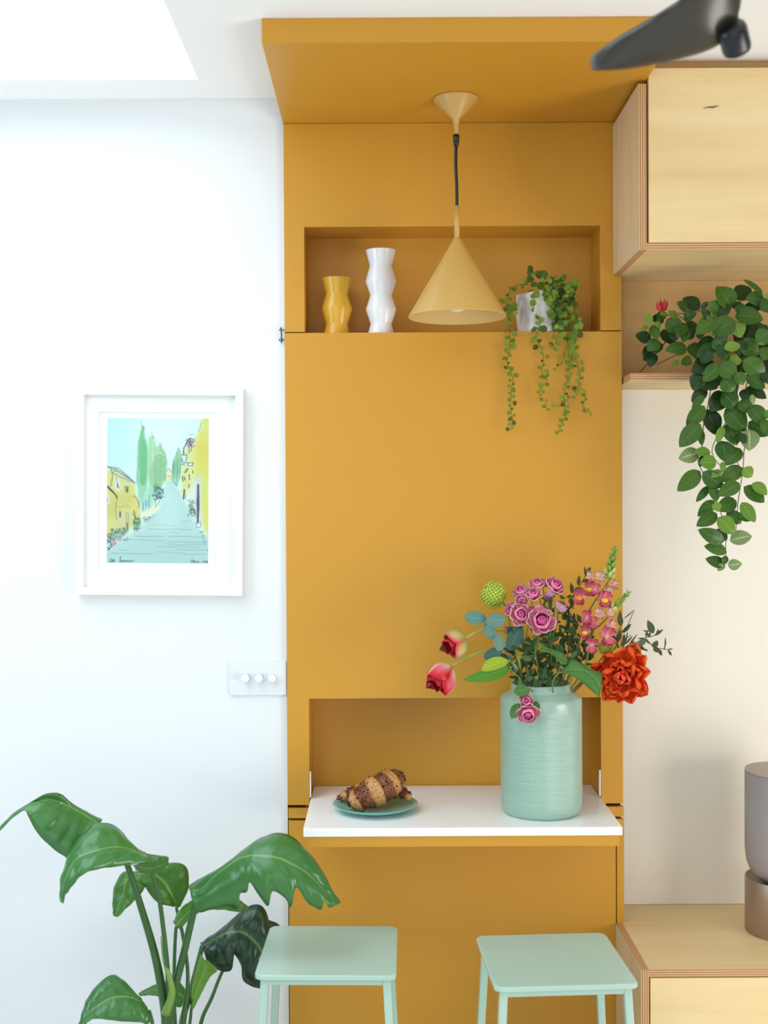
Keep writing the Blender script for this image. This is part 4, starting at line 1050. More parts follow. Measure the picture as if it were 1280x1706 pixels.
stalk([(319, 1680, 2.76), (318, 1692, 2.755), (316, 1710, 2.74)], .0032, .004, .03, .03)
stalk([(249, 1684, 2.48), (252, 1696, 2.485), (254, 1712, 2.50)], .0034, .0044, -.03, -.04)
stalk([(308, 1664, 2.86), (306, 1680, 2.86), (300, 1710, 2.84)], .0032, .004, .01, .05)
tube('stalk', [P(276, 1690, 2.585), P(287, 1650, 2.585), P(274, 1600, 2.59), P(268, 1560, 2.595)], [.010, .008, .004, .001], M_STREB, bird, 8, 5, label='pale sheath of a young leaf')

# ------------------------------------------------------------------ trailing plant in the marble pot
TD = 3.055
pc = P(899, 552, TD)
tp = thing('trailing_plant', 'trailing plant of small round leaves in a faceted marble pot', 'plant', (pc.x, pc.y, Z552))
kt = TD / FPX
zt0, zt1 = Z552 - .0005, P(899, 485, TD - .05).z
N6 = 9
ro, ri = 39 * kt, 35 * kt
v, f = [], []
for (r, z, tw) in ((ro * .92, zt0, .0), (ro * 1.0, (zt0 + zt1) / 2, .5), (ro * .98, zt1, .0), (ri, zt1, .0), (ri * .95, zt1 - .02, 0)):
    v += [Vector((pc.x + r * math.cos(2 * math.pi * (k + tw * .0 + .28) / N6), pc.y + r * math.sin(2 * math.pi * (k + .28) / N6), z + (.003 * ((k * 37) % 5 - 2) / 2 if z == zt1 else 0))) for k in range(N6)]
for j in range(4):
    for k in range(N6):
        f.append((j * N6 + k, j * N6 + (k + 1) % N6, (j + 1) * N6 + (k + 1) % N6, (j + 1) * N6 + k))
f += [tuple(range(N6))[::-1], tuple(range(4 * N6, 5 * N6))]
obj('pot', v, f, M_MARBLE, tp, bevel=.001)
lathe('soil', [(0, zt1 - .006), (ri * .93, zt1 - .006), (ri * .93, zt1 - .014), (0, zt1 - .014)], pc * 1.0 - Vector((0, 0, pc.z)), M_SOIL, tp, 20)
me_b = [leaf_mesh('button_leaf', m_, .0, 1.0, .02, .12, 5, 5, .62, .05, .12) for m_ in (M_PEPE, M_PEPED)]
rnd = random.Random(11)
def crop3(x, y): return 820 + x / 5.505, 430 + y / 5.505
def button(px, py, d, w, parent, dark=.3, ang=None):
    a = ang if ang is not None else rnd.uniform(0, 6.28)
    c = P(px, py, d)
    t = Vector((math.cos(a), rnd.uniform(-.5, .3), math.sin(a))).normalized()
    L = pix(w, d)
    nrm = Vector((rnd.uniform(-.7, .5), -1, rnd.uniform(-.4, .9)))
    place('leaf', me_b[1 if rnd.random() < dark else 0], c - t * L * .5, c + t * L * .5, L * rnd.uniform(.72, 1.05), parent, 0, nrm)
def vine(pts, step, w0, w1, d0, d1, dark=.25, r0=.0011):
    q = [crop3(*p) for p in pts]
    n_ = len(q)
    pp = [P(x, y, float(np.interp(i / (n_ - 1), [0, .25, 1], [TD - .02, d0, d1]))) for i, (x, y) in enumerate(q)]
    o = tube('vine', pp, [r0, r0 * .6], M_VINE, tp, 6, 4)
    tot = sum(math.dist(a, b_) for a, b_ in zip(q, q[1:]))
    step *= .74; s = step * .5; side = 1
    while s < tot:
        acc = 0
        for i, (a, b_) in enumerate(zip(q, q[1:])):
            L = math.dist(a, b_)
            if acc + L >= s:
                u = (s - acc) / L; x, y = a[0] + (b_[0] - a[0]) * u, a[1] + (b_[1] - a[1]) * u
                tx, ty = (b_[0] - a[0]) / L, (b_[1] - a[1]) / L
                fr_ = (i + u) / (n_ - 1)
                d = float(np.interp(fr_, [0, .25, 1], [TD - .02, d0, d1]))
                w = w0 + (w1 - w0) * fr_
                w *= rnd.uniform(.55, 1.25)
                off = w * rnd.uniform(.25, .75)
                button(x - ty * side * off, y + tx * side * off, d - rnd.uniform(0, .012), w, o, dark)
                break
            acc += L
        side = -side; s += step * rnd.uniform(.7, 1.35)
DF_ = 2.975
vine([(330, 240), (200, 260), (135, 380), (150, 560), (165, 700), (160, 850), (140, 960), (190, 1090), (175, 1230), (170, 1380), (190, 1480), (170, 1580)], 7.6, 10.5, 7.5, 2.99, DF_, .35)
vine([(400, 300), (420, 430), (440, 600), (400, 720), (440, 800), (470, 900), (460, 1060), (510, 1110), (430, 1240), (490, 1330), (500, 1400)], 8.2, 11, 7, 2.99, DF_, .2)
vine([(600, 400), (620, 560), (610, 700), (560, 830), (500, 800)], 7.5, 11, 8, 2.99, DF_, .35)
vine([(650, 420), (700, 600), (690, 760), (740, 880), (700, 1000), (720, 1080), (680, 1150), (660, 1320), (690, 1420), (640, 1520), (600, 1620)], 7.4, 11, 6.5, 2.985, DF_, .2)
vine([(730, 380), (770, 500), (790, 650), (740, 760), (770, 880), (790, 1000), (810, 1080), (800, 1160), (860, 1260), (830, 1380), (920, 1420)], 8.2, 11, 6, 2.985, DF_, .1)
vine([(740, 1100), (800, 1230), (690, 1290), (640, 1340), (560, 1360)], 9, 8, 6.5, DF_ + .004, DF_, .15)
vine([(640, 800), (665, 900), (620, 980), (560, 1020)], 11, 8, 5, DF_ + .006, DF_, .2)
crown = [o for o in tp.children if o.name.startswith('vine')][0]
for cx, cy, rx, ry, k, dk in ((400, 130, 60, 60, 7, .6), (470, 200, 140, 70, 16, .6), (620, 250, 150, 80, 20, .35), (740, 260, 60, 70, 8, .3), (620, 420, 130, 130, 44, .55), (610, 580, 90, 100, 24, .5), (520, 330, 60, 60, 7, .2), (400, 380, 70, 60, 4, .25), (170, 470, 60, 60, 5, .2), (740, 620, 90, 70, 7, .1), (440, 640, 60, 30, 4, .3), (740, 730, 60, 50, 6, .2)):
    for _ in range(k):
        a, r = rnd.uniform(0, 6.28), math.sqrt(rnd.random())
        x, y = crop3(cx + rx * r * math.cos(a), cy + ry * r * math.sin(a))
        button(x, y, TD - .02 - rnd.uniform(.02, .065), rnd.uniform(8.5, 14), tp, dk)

# ------------------------------------------------------------------ lipstick plant on the shelf
lpc = P(1262, 616, 2.96)
lp = thing('lipstick_plant', 'trailing plant of glossy pointed leaves hanging over the plywood shelf', 'plant', (lpc.x, lpc.y, ZSH1))
lathe('pot', [(0, ZSH1 + .0003), (.052, ZSH1 + .0003), (.055, ZSH1 + .003), (.066, ZSH1 + .105), (.061, ZSH1 + .106), (.058, ZSH1 + .09), (0, ZSH1 + .09)], (lpc.x + .012, lpc.y + .01, 0), M_SOIL, lp, 40, label='dark pot hidden among the leaves')
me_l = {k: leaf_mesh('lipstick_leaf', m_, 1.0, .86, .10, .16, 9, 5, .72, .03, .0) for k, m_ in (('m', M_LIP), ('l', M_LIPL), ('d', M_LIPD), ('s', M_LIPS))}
rnd = random.Random(5)
def lipleaf(bx, by, tx, ty, w, kind, d, parent=None):
    w = w * 1.2
    dd = rnd.uniform(-.012, .008)
    base, tipp = P(bx, by, d), P(tx, ty, d - .006 + dd)
    nrm = Vector((rnd.uniform(-.35, .25), -1, rnd.uniform(.0, .5)))
    place('leaf', me_l[kind], base, tipp, pix(w, d), parent or lp, 0, nrm)
def A5(x, y): return 1040 + x / 5.333, 450 + y / 5.333
def A6(x, y): return 1120 + x / 5.17, 630 + y / 5.17
tops = [(950, 345, 830, 140, 185, 'm'), (985, 260, 1130, 150, 140, 'd'), (1245, 262, 1085, 245, 115, 'm'), (1235, 205, 1060, 80, 45, 'm'), (1070, 345, 960, 320, 95, 'd'), (865, 385, 750, 285, 120, 'm'), (680, 340, 765, 285, 50, 'd'), (985, 412, 1240, 430, 165, 'm'), (1060, 540, 1245, 480, 90, 'd'),
        (1060, 345, 1235, 325, 90, 'd'), (1310, 300, 1215, 350, 130, 'm'), (835, 425, 640, 565, 135, 'm'), (978, 440, 790, 575, 160, 'm'), (985, 452, 1040, 600, 115, 'l'), (805, 620, 640, 695, 110, 'd'), (830, 672, 650, 760, 115, 'm'), (800, 600, 905, 695, 130, 'm'), (890, 700, 1040, 665, 90, 'l'), (1025, 640, 1205, 748, 150, 'm'),
        (832, 715, 935, 800, 100, 'm'), (930, 808, 1048, 800, 105, 'l'), (790, 800, 605, 910, 135, 'd'), (848, 835, 706, 988, 110, 'm'), (848, 845, 1005, 935, 140, 'm'), (1052, 798, 1262, 925, 145, 'm'), (1275, 650, 1180, 655, 30, 'l'), (1290, 540, 1178, 655, 130, 'm'), (700, 925, 612, 1065, 130, 'd'), (885, 935, 690, 1065, 100, 'd'), (870, 960, 985, 1075, 140, 'm'),
        (1000, 905, 1062, 1020, 95, 'm'), (1075, 940, 1260, 1045, 130, 'm'), (1180, 520, 1100, 720, 110, 'd'), (1290, 690, 1235, 800, 110, 'm'), (900, 560, 820, 640, 90, 'd'), (760, 440, 690, 360, 90, 'd'), (1010, 300, 1060, 420, 100, 'd'), (920, 300, 830, 420, 110, 'd'), (700, 600, 640, 520, 100, 'd'), (1010, 620, 1060, 760, 110, 'd'), (930, 640, 830, 760, 110, 'd'), (1120, 760, 1050, 900, 110, 'd'), (1240, 900, 1290, 1010, 100, 'd'), (760, 700, 690, 830, 110, 'd'), (1180, 620, 1270, 480, 90, 'd'), (1290, 250, 1255, 215, 40, 'l'),
        # the arm reaching left
        (240, 622, 103, 572, 95, 'd'), (255, 690, 165, 760, 85, 'd'), (310, 625, 208, 715, 100, 'm'), (265, 735, 228, 862, 85, 'd'), (240, 480, 190, 395, 65, 'l'), (215, 500, 150, 530, 35, 'l'), (250, 490, 300, 612, 80, 'm'), (355, 440, 243, 435, 85, 'd'), (380, 435, 500, 550, 130, 'm'), (545, 470, 470, 600, 100, 'm'), (545, 500, 530, 640, 90, 'm'), (470, 435, 395, 365, 70, 'l'), (385, 400, 315, 385, 40, 'l'), (560, 355, 475, 285, 85, 'm'), (672, 350, 525, 245, 115, 'd'),
        (530, 425, 640, 385, 95, 'm'), (340, 530, 450, 660, 130, 'd'), (555, 680, 368, 712, 95, 'm'), (545, 690, 470, 760, 70, 'l'), (575, 665, 655, 790, 90, 'm'), (510, 800, 605, 830, 95, 'm'), (480, 800, 435, 862, 45, 'l'), (320, 640, 280, 740, 70, 'd'), (420, 620, 480, 540, 90, 'd'), (560, 620, 600, 500, 90, 'd'), (350, 380, 300, 450, 70, 'm'), (230, 760, 170, 800, 55, 'd'), (640, 470, 560, 560, 110, 'd'), (330, 500, 270, 470, 50, 'l'), (600, 760, 640, 640, 90, 'd')]
nt = len(tops)
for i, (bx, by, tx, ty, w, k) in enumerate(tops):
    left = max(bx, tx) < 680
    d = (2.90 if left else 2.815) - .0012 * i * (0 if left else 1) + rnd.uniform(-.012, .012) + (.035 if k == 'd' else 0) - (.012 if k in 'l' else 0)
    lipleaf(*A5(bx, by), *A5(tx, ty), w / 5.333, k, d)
hang = [(280, 238, 125, 415, 115, 'm'), (245, 393, 64, 592, 135, 'm'), (300, 268, 388, 490, 140, 'd'), (450, 118, 330, 285, 140, 'd'), (430, 125, 562, 262, 140, 'm'), (458, 265, 640, 455, 165, 'm'), (475, 385, 562, 577, 140, 'm'), (440, 415, 388, 560, 60, 'l'), (240, 430, 258, 582, 58, 'm'), (332, 640, 188, 635, 75, 'l'), (235, 640, 58, 692, 115, 's'), (422, 540, 470, 722, 145, 'm'), (590, 605, 462, 748, 120, 'm'),
        (662, 440, 668, 625, 140, 's'), (600, 182, 672, 298, 115, 'm'), (665, 235, 798, 403, 135, 'm'), (658, 378, 830, 495, 135, 'm'), (640, 80, 818, 172, 95, 'd'), (660, 90, 640, 210, 120, 'd'), (382, 735, 235, 725, 115, 'l'), (425, 795, 340, 855, 60, 'l'), (440, 720, 435, 810, 45, 'l'), (608, 772, 415, 885, 115, 'm'), (262, 808, 442, 940, 125, 'm'), (243, 800, 48, 972, 125, 'm'), (612, 775, 692, 850, 95, 'l'), (582, 905, 395, 1010, 110, 'm'),
        (335, 935, 385, 1065, 90, 'm'), (320, 930, 208, 1065, 60, 'm'), (618, 935, 800, 1068, 115, 'm'), (690, 905, 822, 1003, 95, 'l'), (558, 1060, 378, 1130, 115, 'm'), (365, 1055, 222, 1190, 90, 'm'), (598, 1070, 718, 1240, 95, 'l'), (470, 1155, 600, 1250, 100, 'm'), (570, 1200, 718, 1160, 100, 'm'), (388, 1165, 213, 1272, 105, 'm'), (395, 1200, 540, 1340, 130, 'l'), (445, 1412, 228, 1304, 112, 'm'),
        (497, 1402, 690, 1355, 118, 's'), (472, 1502, 278, 1443, 95, 'm'), (455, 1612, 290, 1553, 88, 'm'), (468, 1528, 438, 1605, 52, 'm'), (482, 1612, 602, 1598, 82, 's'), (300, 90, 168, 205, 95, 'd'), (275, 150, 172, 258, 60, 'm'), (400, 60, 200, 60, 110, 'd'), (460, 40, 560, 120, 110, 'd'), (380, 1300, 475, 1400, 80, 'd'), (450, 1590, 395, 1662, 50, 's'), (560, 480, 640, 560, 80, 'd'), (300, 660, 240, 760, 70, 'd'), (800, 330, 860, 290, 70, 'l'), (830, 360, 790, 470, 90, 'm'), (370, 1070, 400, 1150, 70, 'l'), (690, 140, 700, 230, 40, 's')]
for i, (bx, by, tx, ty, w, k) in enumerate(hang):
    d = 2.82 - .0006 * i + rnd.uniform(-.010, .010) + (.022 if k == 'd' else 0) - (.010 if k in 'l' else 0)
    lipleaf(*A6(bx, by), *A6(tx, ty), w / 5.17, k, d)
def lstem(pts, fn, d0, d1, r=.0013, mt=M_LSTEM):
    n_ = len(pts)
    tube('stem', [P(*fn(*p), d0 + (d1 - d0) * i / (n_ - 1)) for i, p in enumerate(pts)], [r, r * .7], mt, lp, 6, 4)
lstem([(700, -120), (640, 60), (635, 250), (640, 450), (620, 640), (610, 800), (570, 1060), (552, 1300), (520, 1390)], A6, 2.86, 2.825)
lstem([(360, -100), (335, 90), (300, 280), (270, 410), (265, 560), (225, 710), (260, 800), (320, 930), (400, 1100), (460, 1300), (462, 1450), (468, 1605)], A6, 2.88, 2.83)
lstem([(600, -120), (540, 240), (470, 370), (390, 500), (345, 640), (430, 760), (580, 780)], A6, 2.87, 2.83, .0012)
lstem([(530, 560), (560, 720), (600, 780)], A6, 2.83, 2.83, .0011)
lstem([(1150, 700), (900, 420), (760, 340), (620, 380), (450, 390), (300, 440), (200, 590)], A5, 2.93, 2.92)
lstem([(1100, 780), (760, 640), (480, 400), (330, 430)], A5, 2.95, 2.93)
lstem([(440, 560), (360, 650), (220, 820), (140, 905)], A5, 2.945, 2.935, .0016, M_DSTEM)
lstem([(640, 660), (420, 775), (290, 838)], A5, 2.95, 2.94, .0012, M_DSTEM)
bud = thing
for k in range(6):
    a = k * 1.05
    bx, by = A5(330 + 12 * math.cos(a), 372); tx, ty = A5(342 + 46 * math.cos(a), 268 + 14 * math.sin(a * 2))
    if k == 0: me_rb = leaf_mesh('bud_petal', M_RED, 1.0, .8, .3, .1, 5, 3, .7, .06)
    place('bud_petal', me_rb, P(bx, by, 2.90), P(tx, ty, 2.90 + .008 * math.sin(a)), pix(8, 2.9), lp, rnd.uniform(-1, 1))

# ------------------------------------------------------------------ the bouquet
def petal_mat(name, stops, edge=None, edgew=.6, rough=.5, rib=None, ribw=.2, trans=.15):
    """colour runs from base to tip along the petal, another along its margins"""
    mt, n, l, b = new_mat(name)
    uvn = n.new('ShaderNodeUVMap'); s = n.new('ShaderNodeSeparateXYZ'); l.new(uvn.outputs[0], s.inputs[0])
    nz = noise(n, l, 90, 3, stretched(n, l, 1, 1, 1))
    vv = mth(n, l, 'ADD', s.outputs[1], mth(n, l, 'MULTIPLY', mth(n, l, 'SUBTRACT', nz, .5), .25))
    c = ramp(n, l, vv, stops)
    au = mth(n, l, 'ABSOLUTE', s.outputs[0])
    if edge is not None:
        r = n.new('ShaderNodeMapRange'); l.new(mth(n, l, 'ADD', au, mth(n, l, 'MULTIPLY', mth(n, l, 'SUBTRACT', nz, .5), .3)), r.inputs[0]); r.inputs[1].default_value = edgew; r.inputs[2].default_value = min(1, edgew + .35)
        c = mixcol(n, l, r.outputs[0], c, edge)
    if rib is not None:
        r2 = n.new('ShaderNodeMapRange'); l.new(au, r2.inputs[0]); r2.inputs[1].default_value = 0; r2.inputs[2].default_value = ribw; r2.inputs[3].default_value = 1; r2.inputs[4].default_value = 0
        c = mixcol(n, l, mth(n, l, 'MULTIPLY', r2.outputs[0], .85), c, rib)
    l.new(c, b.inputs['Base Color']); b.inputs['Roughness'].default_value = rough; b.inputs['Specular IOR Level'].default_value = .3
    t = n.new('ShaderNodeBsdfTranslucent'); l.new(c, t.inputs['Color'])
    mx = n.new('ShaderNodeMixShader'); mx.inputs[0].default_value = trans
    l.new(b.outputs[0], mx.inputs[1]); l.new(t.outputs[0], mx.inputs[2]); l.new(mx.outputs[0], n['Material Output'].inputs[0])
    return mt
def petal_mesh(name, mt, bulge=.25, cup=.5, ruff=0.0, nv=8, nu=7, wmax=.62, tipround=.5, curl=0.0, thick=.02):
    """unit petal: base at origin, 1 long on +Y, 1 wide; hollow side +Z"""
    v, uv, f = [], [], []
    for side in (0, 1):
        for i in range(nv + 1):
            t = i / nv
            t = .5 * t + .5 * math.sin(t * math.pi / 2)                 # closer rows towards the tip
            pk = wmax
            w = .5 * (.2 + .8 * math.sin(math.pi / 2 * t / pk) ** .8) if t < pk else .5 * max(0.0, 1 - ((t - pk) / (1 - pk)) ** 2) ** tipround
            if i == nv: w = .045
            for k in range(nu):
                u = 2 * k / (nu - 1) - 1
                z = -bulge * math.sin(math.pi * t * .85) + cup * u * u * w + curl * t ** 3 * -1 + ruff * math.sin(u * 7 + 1) * t * t - side * thick
                y = t - .06 * u * u * t + ruff * .6 * math.cos(u * 9) * t ** 3
                v.append((u * w, y, z)); uv.append((u, t))
    N = (nv + 1) * nu
    for i in range(nv):
        for k in range(nu - 1):
            q = i * nu + k
            f.append((q, q + 1, q + nu + 1, q + nu)); f.append((N + q, N + q + nu, N + q + nu + 1, N + q + 1))
        a = i * nu; f.append((a, a + nu, N + a + nu, N + a)); a += nu - 1; f.append((a, N + a, N + a + nu, a + nu))
    f.append(tuple(list(range(0, nu))[::-1] + list(range(N, N + nu)))); f.append(tuple(list(range(nv * nu, N)) + list(range(N + nv * nu, 2 * N))[::-1]))
    return mesh(name, v, f, mt, True, uv=uv)
def put_petal(name, me, c, ax, th, r0, tilt, L, W, parent, up=0.0, H=None):
    """one petal about the axis ax: turned th, set r0 out and `up` along, leaning out by tilt"""
    ax = ax.normalized(); e1 = ax.orthogonal().normalized(); e2 = ax.cross(e1)
    rd = e1 * math.cos(th) + e2 * math.sin(th)
    y = ax * math.cos(tilt) + rd * math.sin(tilt); z = -rd * math.cos(tilt) + ax * math.sin(tilt); x = y.cross(z)
    M = Matrix.Translation(c + rd * r0 + ax * up) @ Matrix((x, y, z)).transposed().to_4x4() @ Matrix.Diagonal((W, L, H or (L + W) / 2, 1))
    return inst(name, me, M, parent)
ROSE_IN = petal_mat('rose_heart', [(0, rgb(196, 26, 118)), (.6, rgb(226, 52, 144)), (1, rgb(240, 110, 170))])
ROSE_MID = petal_mat('rose_petal', [(0, rgb(212, 44, 126)), (.55, rgb(236, 92, 152)), (.9, rgb(244, 140, 178)), (1, rgb(250, 184, 204))], rgb(246, 150, 182), .85)
ROSE_OUT = petal_mat('rose_outer_petal', [(0, rgb(214, 206, 150)), (.3, rgb(238, 140, 166)), (.8, rgb(242, 156, 184)), (1, rgb(250, 206, 214))], rgb(246, 180, 198), .8)
ROSE_FADE = petal_mat('faded_rose_petal', [(0, rgb(188, 176, 140)), (.4, rgb(196, 136, 162)), (1, rgb(220, 172, 186))], rgb(214, 160, 178), .6)
me_ri = petal_mesh('rose_petal', ROSE_IN, .20, 1.1, .0, 7, 7, .6, .45)
me_rm = petal_mesh('rose_petal', ROSE_MID, .30, .9, .0, 7, 7, .62, .34, .0)
me_ro = petal_mesh('rose_petal', ROSE_OUT, .34, .75, .03, 7, 9, .6, .34, .30)
me_rf = petal_mesh('rose_petal', ROSE_FADE, .30, .9, .0, 7, 7, .62, .42, .06)
me_sep = leaf_mesh('sepal', M_FSTEM, 1.0, .6, .05, -.2, 5, 3, .8, .04)
def rose(c, ax, R, parent, openness=1.0, faded=False):
    R = R * .92
    """a spiral of petals, tight in the heart and turned back at the rim"""
    c = c - ax.normalized() * R * .5
    jr = random.Random(int(abs(c.x * 1e5 + c.z * 7e4)))
    J = lambda a: jr.uniform(-a, a)
    t0 = jr.uniform(0, 6.28)
    for k in range(4): put_petal('petal', me_rf if faded else me_ri, c, ax, t0 + k * 1.9, R * .08, math.radians(-8 + 3 * k), R * 1.18, R * .75, parent, R * .02)
    for k in range(6): put_petal('petal', me_rf if faded else me_ri, c, ax, t0 + .5 + k * 2.4, R * (.18 + .02 * k), math.radians(-5 + 3 * openness + J(3)), R * (1.16 + J(.04)), R * 1.0, parent)
    for k in range(6): put_petal('petal', me_rf if faded else me_rm, c, ax, t0 + .2 + k * 2.4, R * (.30 + .02 * k), math.radians(-2 + 9 * openness + J(4)), R * (1.10 + J(.05)), R * 1.35, parent, J(.03) * R)
    for k in range(8): put_petal('petal', me_rf if faded else me_ro, c, ax, t0 + .8 + k * 2.4 + J(.2), R * (.34 + .015 * k), math.radians(2 + 20 * openness + 1.5 * k + J(6)), R * (1.08 + J(.08)), R * (1.5 + J(.2)), parent, -R * .04 + J(.04) * R)
    for k in range(5): put_petal('sepal', me_sep, c - ax.normalized() * R * .12, ax, k * 1.256, R * .15, math.radians(60), R * .8, R * .28, parent)
def mouth(dx=0.0, dy=0.0, z=-.05): return Vector((JX + dx, JY + dy, ZRIM + z))
def C2(x, y): return 760 + x / 6.4, 950 + y / 6.4
def C3(x, y): return 920 + x / 6.095, 890 + y / 6.095
def C4(x, y): return 840 + x / 4.923, 1050 + y / 4.923
def C1(x, y): return 690 + x / 7.53, 1030 + y / 7.53
BD = 2.83
def spray(label, blooms, root, group='spray roses in the bouquet', fork=None):
    th = thing('spray_rose', label, 'flower', root, group)
    f0 = fork
    tube('stem', [root, root.lerp(f0, .5) + Vector((.004, 0, 0)), f0], [.0022, .0018], M_FSTEM, th, 7, 4)
    for (px, py, rpx, ax, d, op, fd) in blooms:
        c = P(px, py, d); ax = Vector(ax); R = pix(rpx, d)
        bs = tube('bloom_stalk', [f0, f0.lerp(c - ax.normalized() * R, .55) + Vector((0, 0, -.002)), c - ax.normalized() * R * .55], [.0016, .0012], M_FSTEM, th, 6, 4)
        rose(c, ax, R, bs, op, fd)
    return th
spray('pink spray rose with clustered blooms leaning toward the lime snowball flower', [
    (*C2(695, 228), 12.5, (-.25, -.6, .8), 2.835, .8, False), (*C2(705, 322), 9.5, (-.2, -1, .0), 2.815, .3, False), (*C2(822, 258), 12, (-.1, -.7, .7), 2.82, .5, False),
    (*C2(598, 425), 11.5, (-.6, -.7, .3), 2.80, .5, False), (*C2(686, 470), 16, (.1, -.95, .25), 2.785, .8, False)], mouth(-.02, -.01), fork=P(872, 1085, 2.82))
spray('pink spray rose carrying the large wide-open bloom low in the bouquet', [
    (*C2(912, 540), 19.5, (-.05, -.93, .38), 2.77, 1.15, False), (*C2(808, 465), 12, (-.3, -.8, .3), 2.80, .5, False), (*C2(545, 632), 6, (-.6, -.7, .2), 2.83, .3, False)], mouth(.0, -.03), fork=P(892, 1090, 2.80))
spray('pink spray rose with the topmost blooms and one faded bud', [
    (*C2(866, 148), 11.5, (-.15, -.6, .8), 2.845, .6, False), (*C2(932, 138), 9, (.1, -.6, .8), 2.86, .5, False), (*C2(1055, 162), 13.5, (.35, -.7, .6), 2.84, .7, False),
    (*C2(995, 262), 10.5, (.1, -.8, -.5), 2.835, .3, True), (*C2(1118, 392), 12.5, (.35, -.5, .6), 2.82, .15, True)], mouth(.02, .01), fork=P(918, 1080, 2.84))
hr = spray('small pink spray rose drooping over the front rim of the sage jar', [
    (*C4(184, 582), 10.5, (-.05, -.9, .35), 2.752, .5, False), (*C4(196, 685), 15, (-.05, -.9, -.35), 2.742, .9, False)], mouth(-.03, -.04, -.02), fork=P(882, 1146, 2.768))
me_rl = leaf_mesh('rose_leaf', M_MIDG, .75, .9, .08, .12, 7, 5, .66, .03)
for (b_, t_, w) in (((200, 485), (80, 505), 100), ((130, 600), (60, 725), 92), ((215, 590), (292, 650), 90)):
    place('leaf', me_rl, P(*C4(*b_), 2.756), P(*C4(*t_), 2.75), pix(w / 4.923, 2.76), hr, .2)

# lime snowball flower
snow = thing('snowball_flower', 'round lime green snowball flower at the upper left of the bouquet', 'flower', mouth(-.03, .01))
cs = P(*C2(405, 262), 2.84); Rs = pix(22, 2.84)
tube('stem', [mouth(-.03, .01), P(858, 1090, 2.83), P(846, 1020, 2.84), cs + Vector((.012, 0, -.006))], .0018, M_FSTEM, snow, 7, 5)
M_SNOW = paint('lime_floret', rgb(198, 216, 76), .55, .12, 60, 0); M_SNOWC = paint('lime_flower_heart', rgb(160, 184, 56), .7, .15, 60, 0)
hd = blob('flower_head', cs, (Rs * .84, Rs * .8, Rs * .9), M_SNOWC, snow)
rnd = random.Random(21)
v, f = [], []
for k in range(240):
    zz_ = 1 - 2 * (k + .5) / 240; ph = k * 2.39996
    dr = Vector((math.sqrt(1 - zz_ * zz_) * math.cos(ph), math.sqrt(1 - zz_ * zz_) * math.sin(ph), zz_))
    if dr.x > .5 and dr.z < .2 and dr.y < .3: continue
    p = cs + Vector((dr.x * Rs, dr.y * Rs * .95, dr.z * Rs * 1.06)) * rnd.uniform(.94, 1.04)
    e1 = dr.orthogonal().normalized(); e2 = dr.cross(e1); ro = rnd.uniform(0, 6.28); s = Rs * .135
    o = len(v); v.append(p - dr * s * .2)
    for q in range(8):
        a = ro + q * math.pi / 4; r = s * (1.15 if q % 2 == 0 else .5)
        v.append(p + (e1 * math.cos(a) + e2 * math.sin(a)) * r + dr * s * (.15 if q % 2 == 0 else 0))
    f += [(o, o + 1 + q, o + 1 + (q + 1) % 8) for q in range(8)]
obj('florets', v, f, M_SNOW, hd, kind='stuff')

# eucalyptus
eu = thing('eucalyptus_branch', 'grey-green eucalyptus branch with broad round leaves leaning left', 'branch', mouth(-.04, -.01))
me_e = [leaf_mesh('eucalyptus_leaf', m_, .35, .92, .05, .08, 9, 5, .62, .03) for m_ in (M_EUC, M_EUCD)]
tube('stem', [mouth(-.04, -.01), P(856, 1110, 2.80), P(838, 1080, 2.79), P(822, 1052, 2.79), P(810, 1031, 2.79)], [.0022, .001], M_EUCD, eu, 7, 5)
for (b_, t_, w, k, d, rl) in (((325, 525), (90, 488), 150, 0, 2.785, .1), ((312, 540), (532, 528), 148, 0, 2.775, -.1), ((310, 565), (408, 735), 140, 0, 2.79, .3), ((445, 680), (465, 868), 130, 0, 2.785, -.3), ((490, 850), (296, 935), 125, 1, 2.785, .2), ((690, 590), (560, 860), 180, 1, 2.80, -.2), ((560, 600), (640, 720), 100, 1, 2.82, -.2)):
    place('leaf', me_e[k], P(*C2(*b_), d), P(*C2(*t_), d - .004), pix(w / 6.4, d), eu, rl)

# tulips
TUL_A = petal_mat('green_red_tulip_petal', [(0, rgb(160, 182, 84)), (.6, rgb(196, 198, 124)), (.85, rgb(226, 150, 130)), (1, rgb(214, 50, 70))], rgb(216, 40, 66), .62, .35, rgb(150, 176, 74), .42)
TUL_B = petal_mat('red_tulip_petal', [(0, rgb(220, 206, 140)), (.25, rgb(236, 196, 176)), (.55, rgb(232, 116, 136)), (.9, rgb(216, 36, 60)), (1, rgb(206, 26, 46))], rgb(208, 24, 44), .5, .35, rgb(240, 206, 176), .22)
TUL_I = petal_mat('tulip_inner_petal', [(0, rgb(190, 150, 110)), (.4, rgb(206, 44, 64)), (1, rgb(190, 20, 36))], rgb(200, 24, 40), .6, .35)
def tulip(label, base, tipc, pts, L, W, mt, rootd, seed, spread):
    rnd = random.Random(seed)
    th = thing('tulip', label, 'flower', rootd, 'tulips hanging at the left of the bouquet')
    me_o = petal_mesh('tulip_petal', mt, .30, .95, .01, 9, 7, .6, .8)
    me_i = petal_mesh('tulip_petal', TUL_I, .28, .95, .01, 9, 7, .66, .7)
    tube('stem', [rootd] + pts + [base], [.0030, .0026, .0024], M_TSTEM, th, 8, 5)
    ax = (tipc - base).normalized()
    for k in range(3): put_petal('inner_petal', me_i, base, ax, .9 + k * 2.094, W * .06, math.radians(6), L * .92, W * .74, th)
    for k in range(3): put_petal('outer_petal', me_o, base, ax, -.15 + k * 2.094, W * .10, math.radians(spread + rnd.uniform(-4, 8)), L, W * .86, th)
    return th
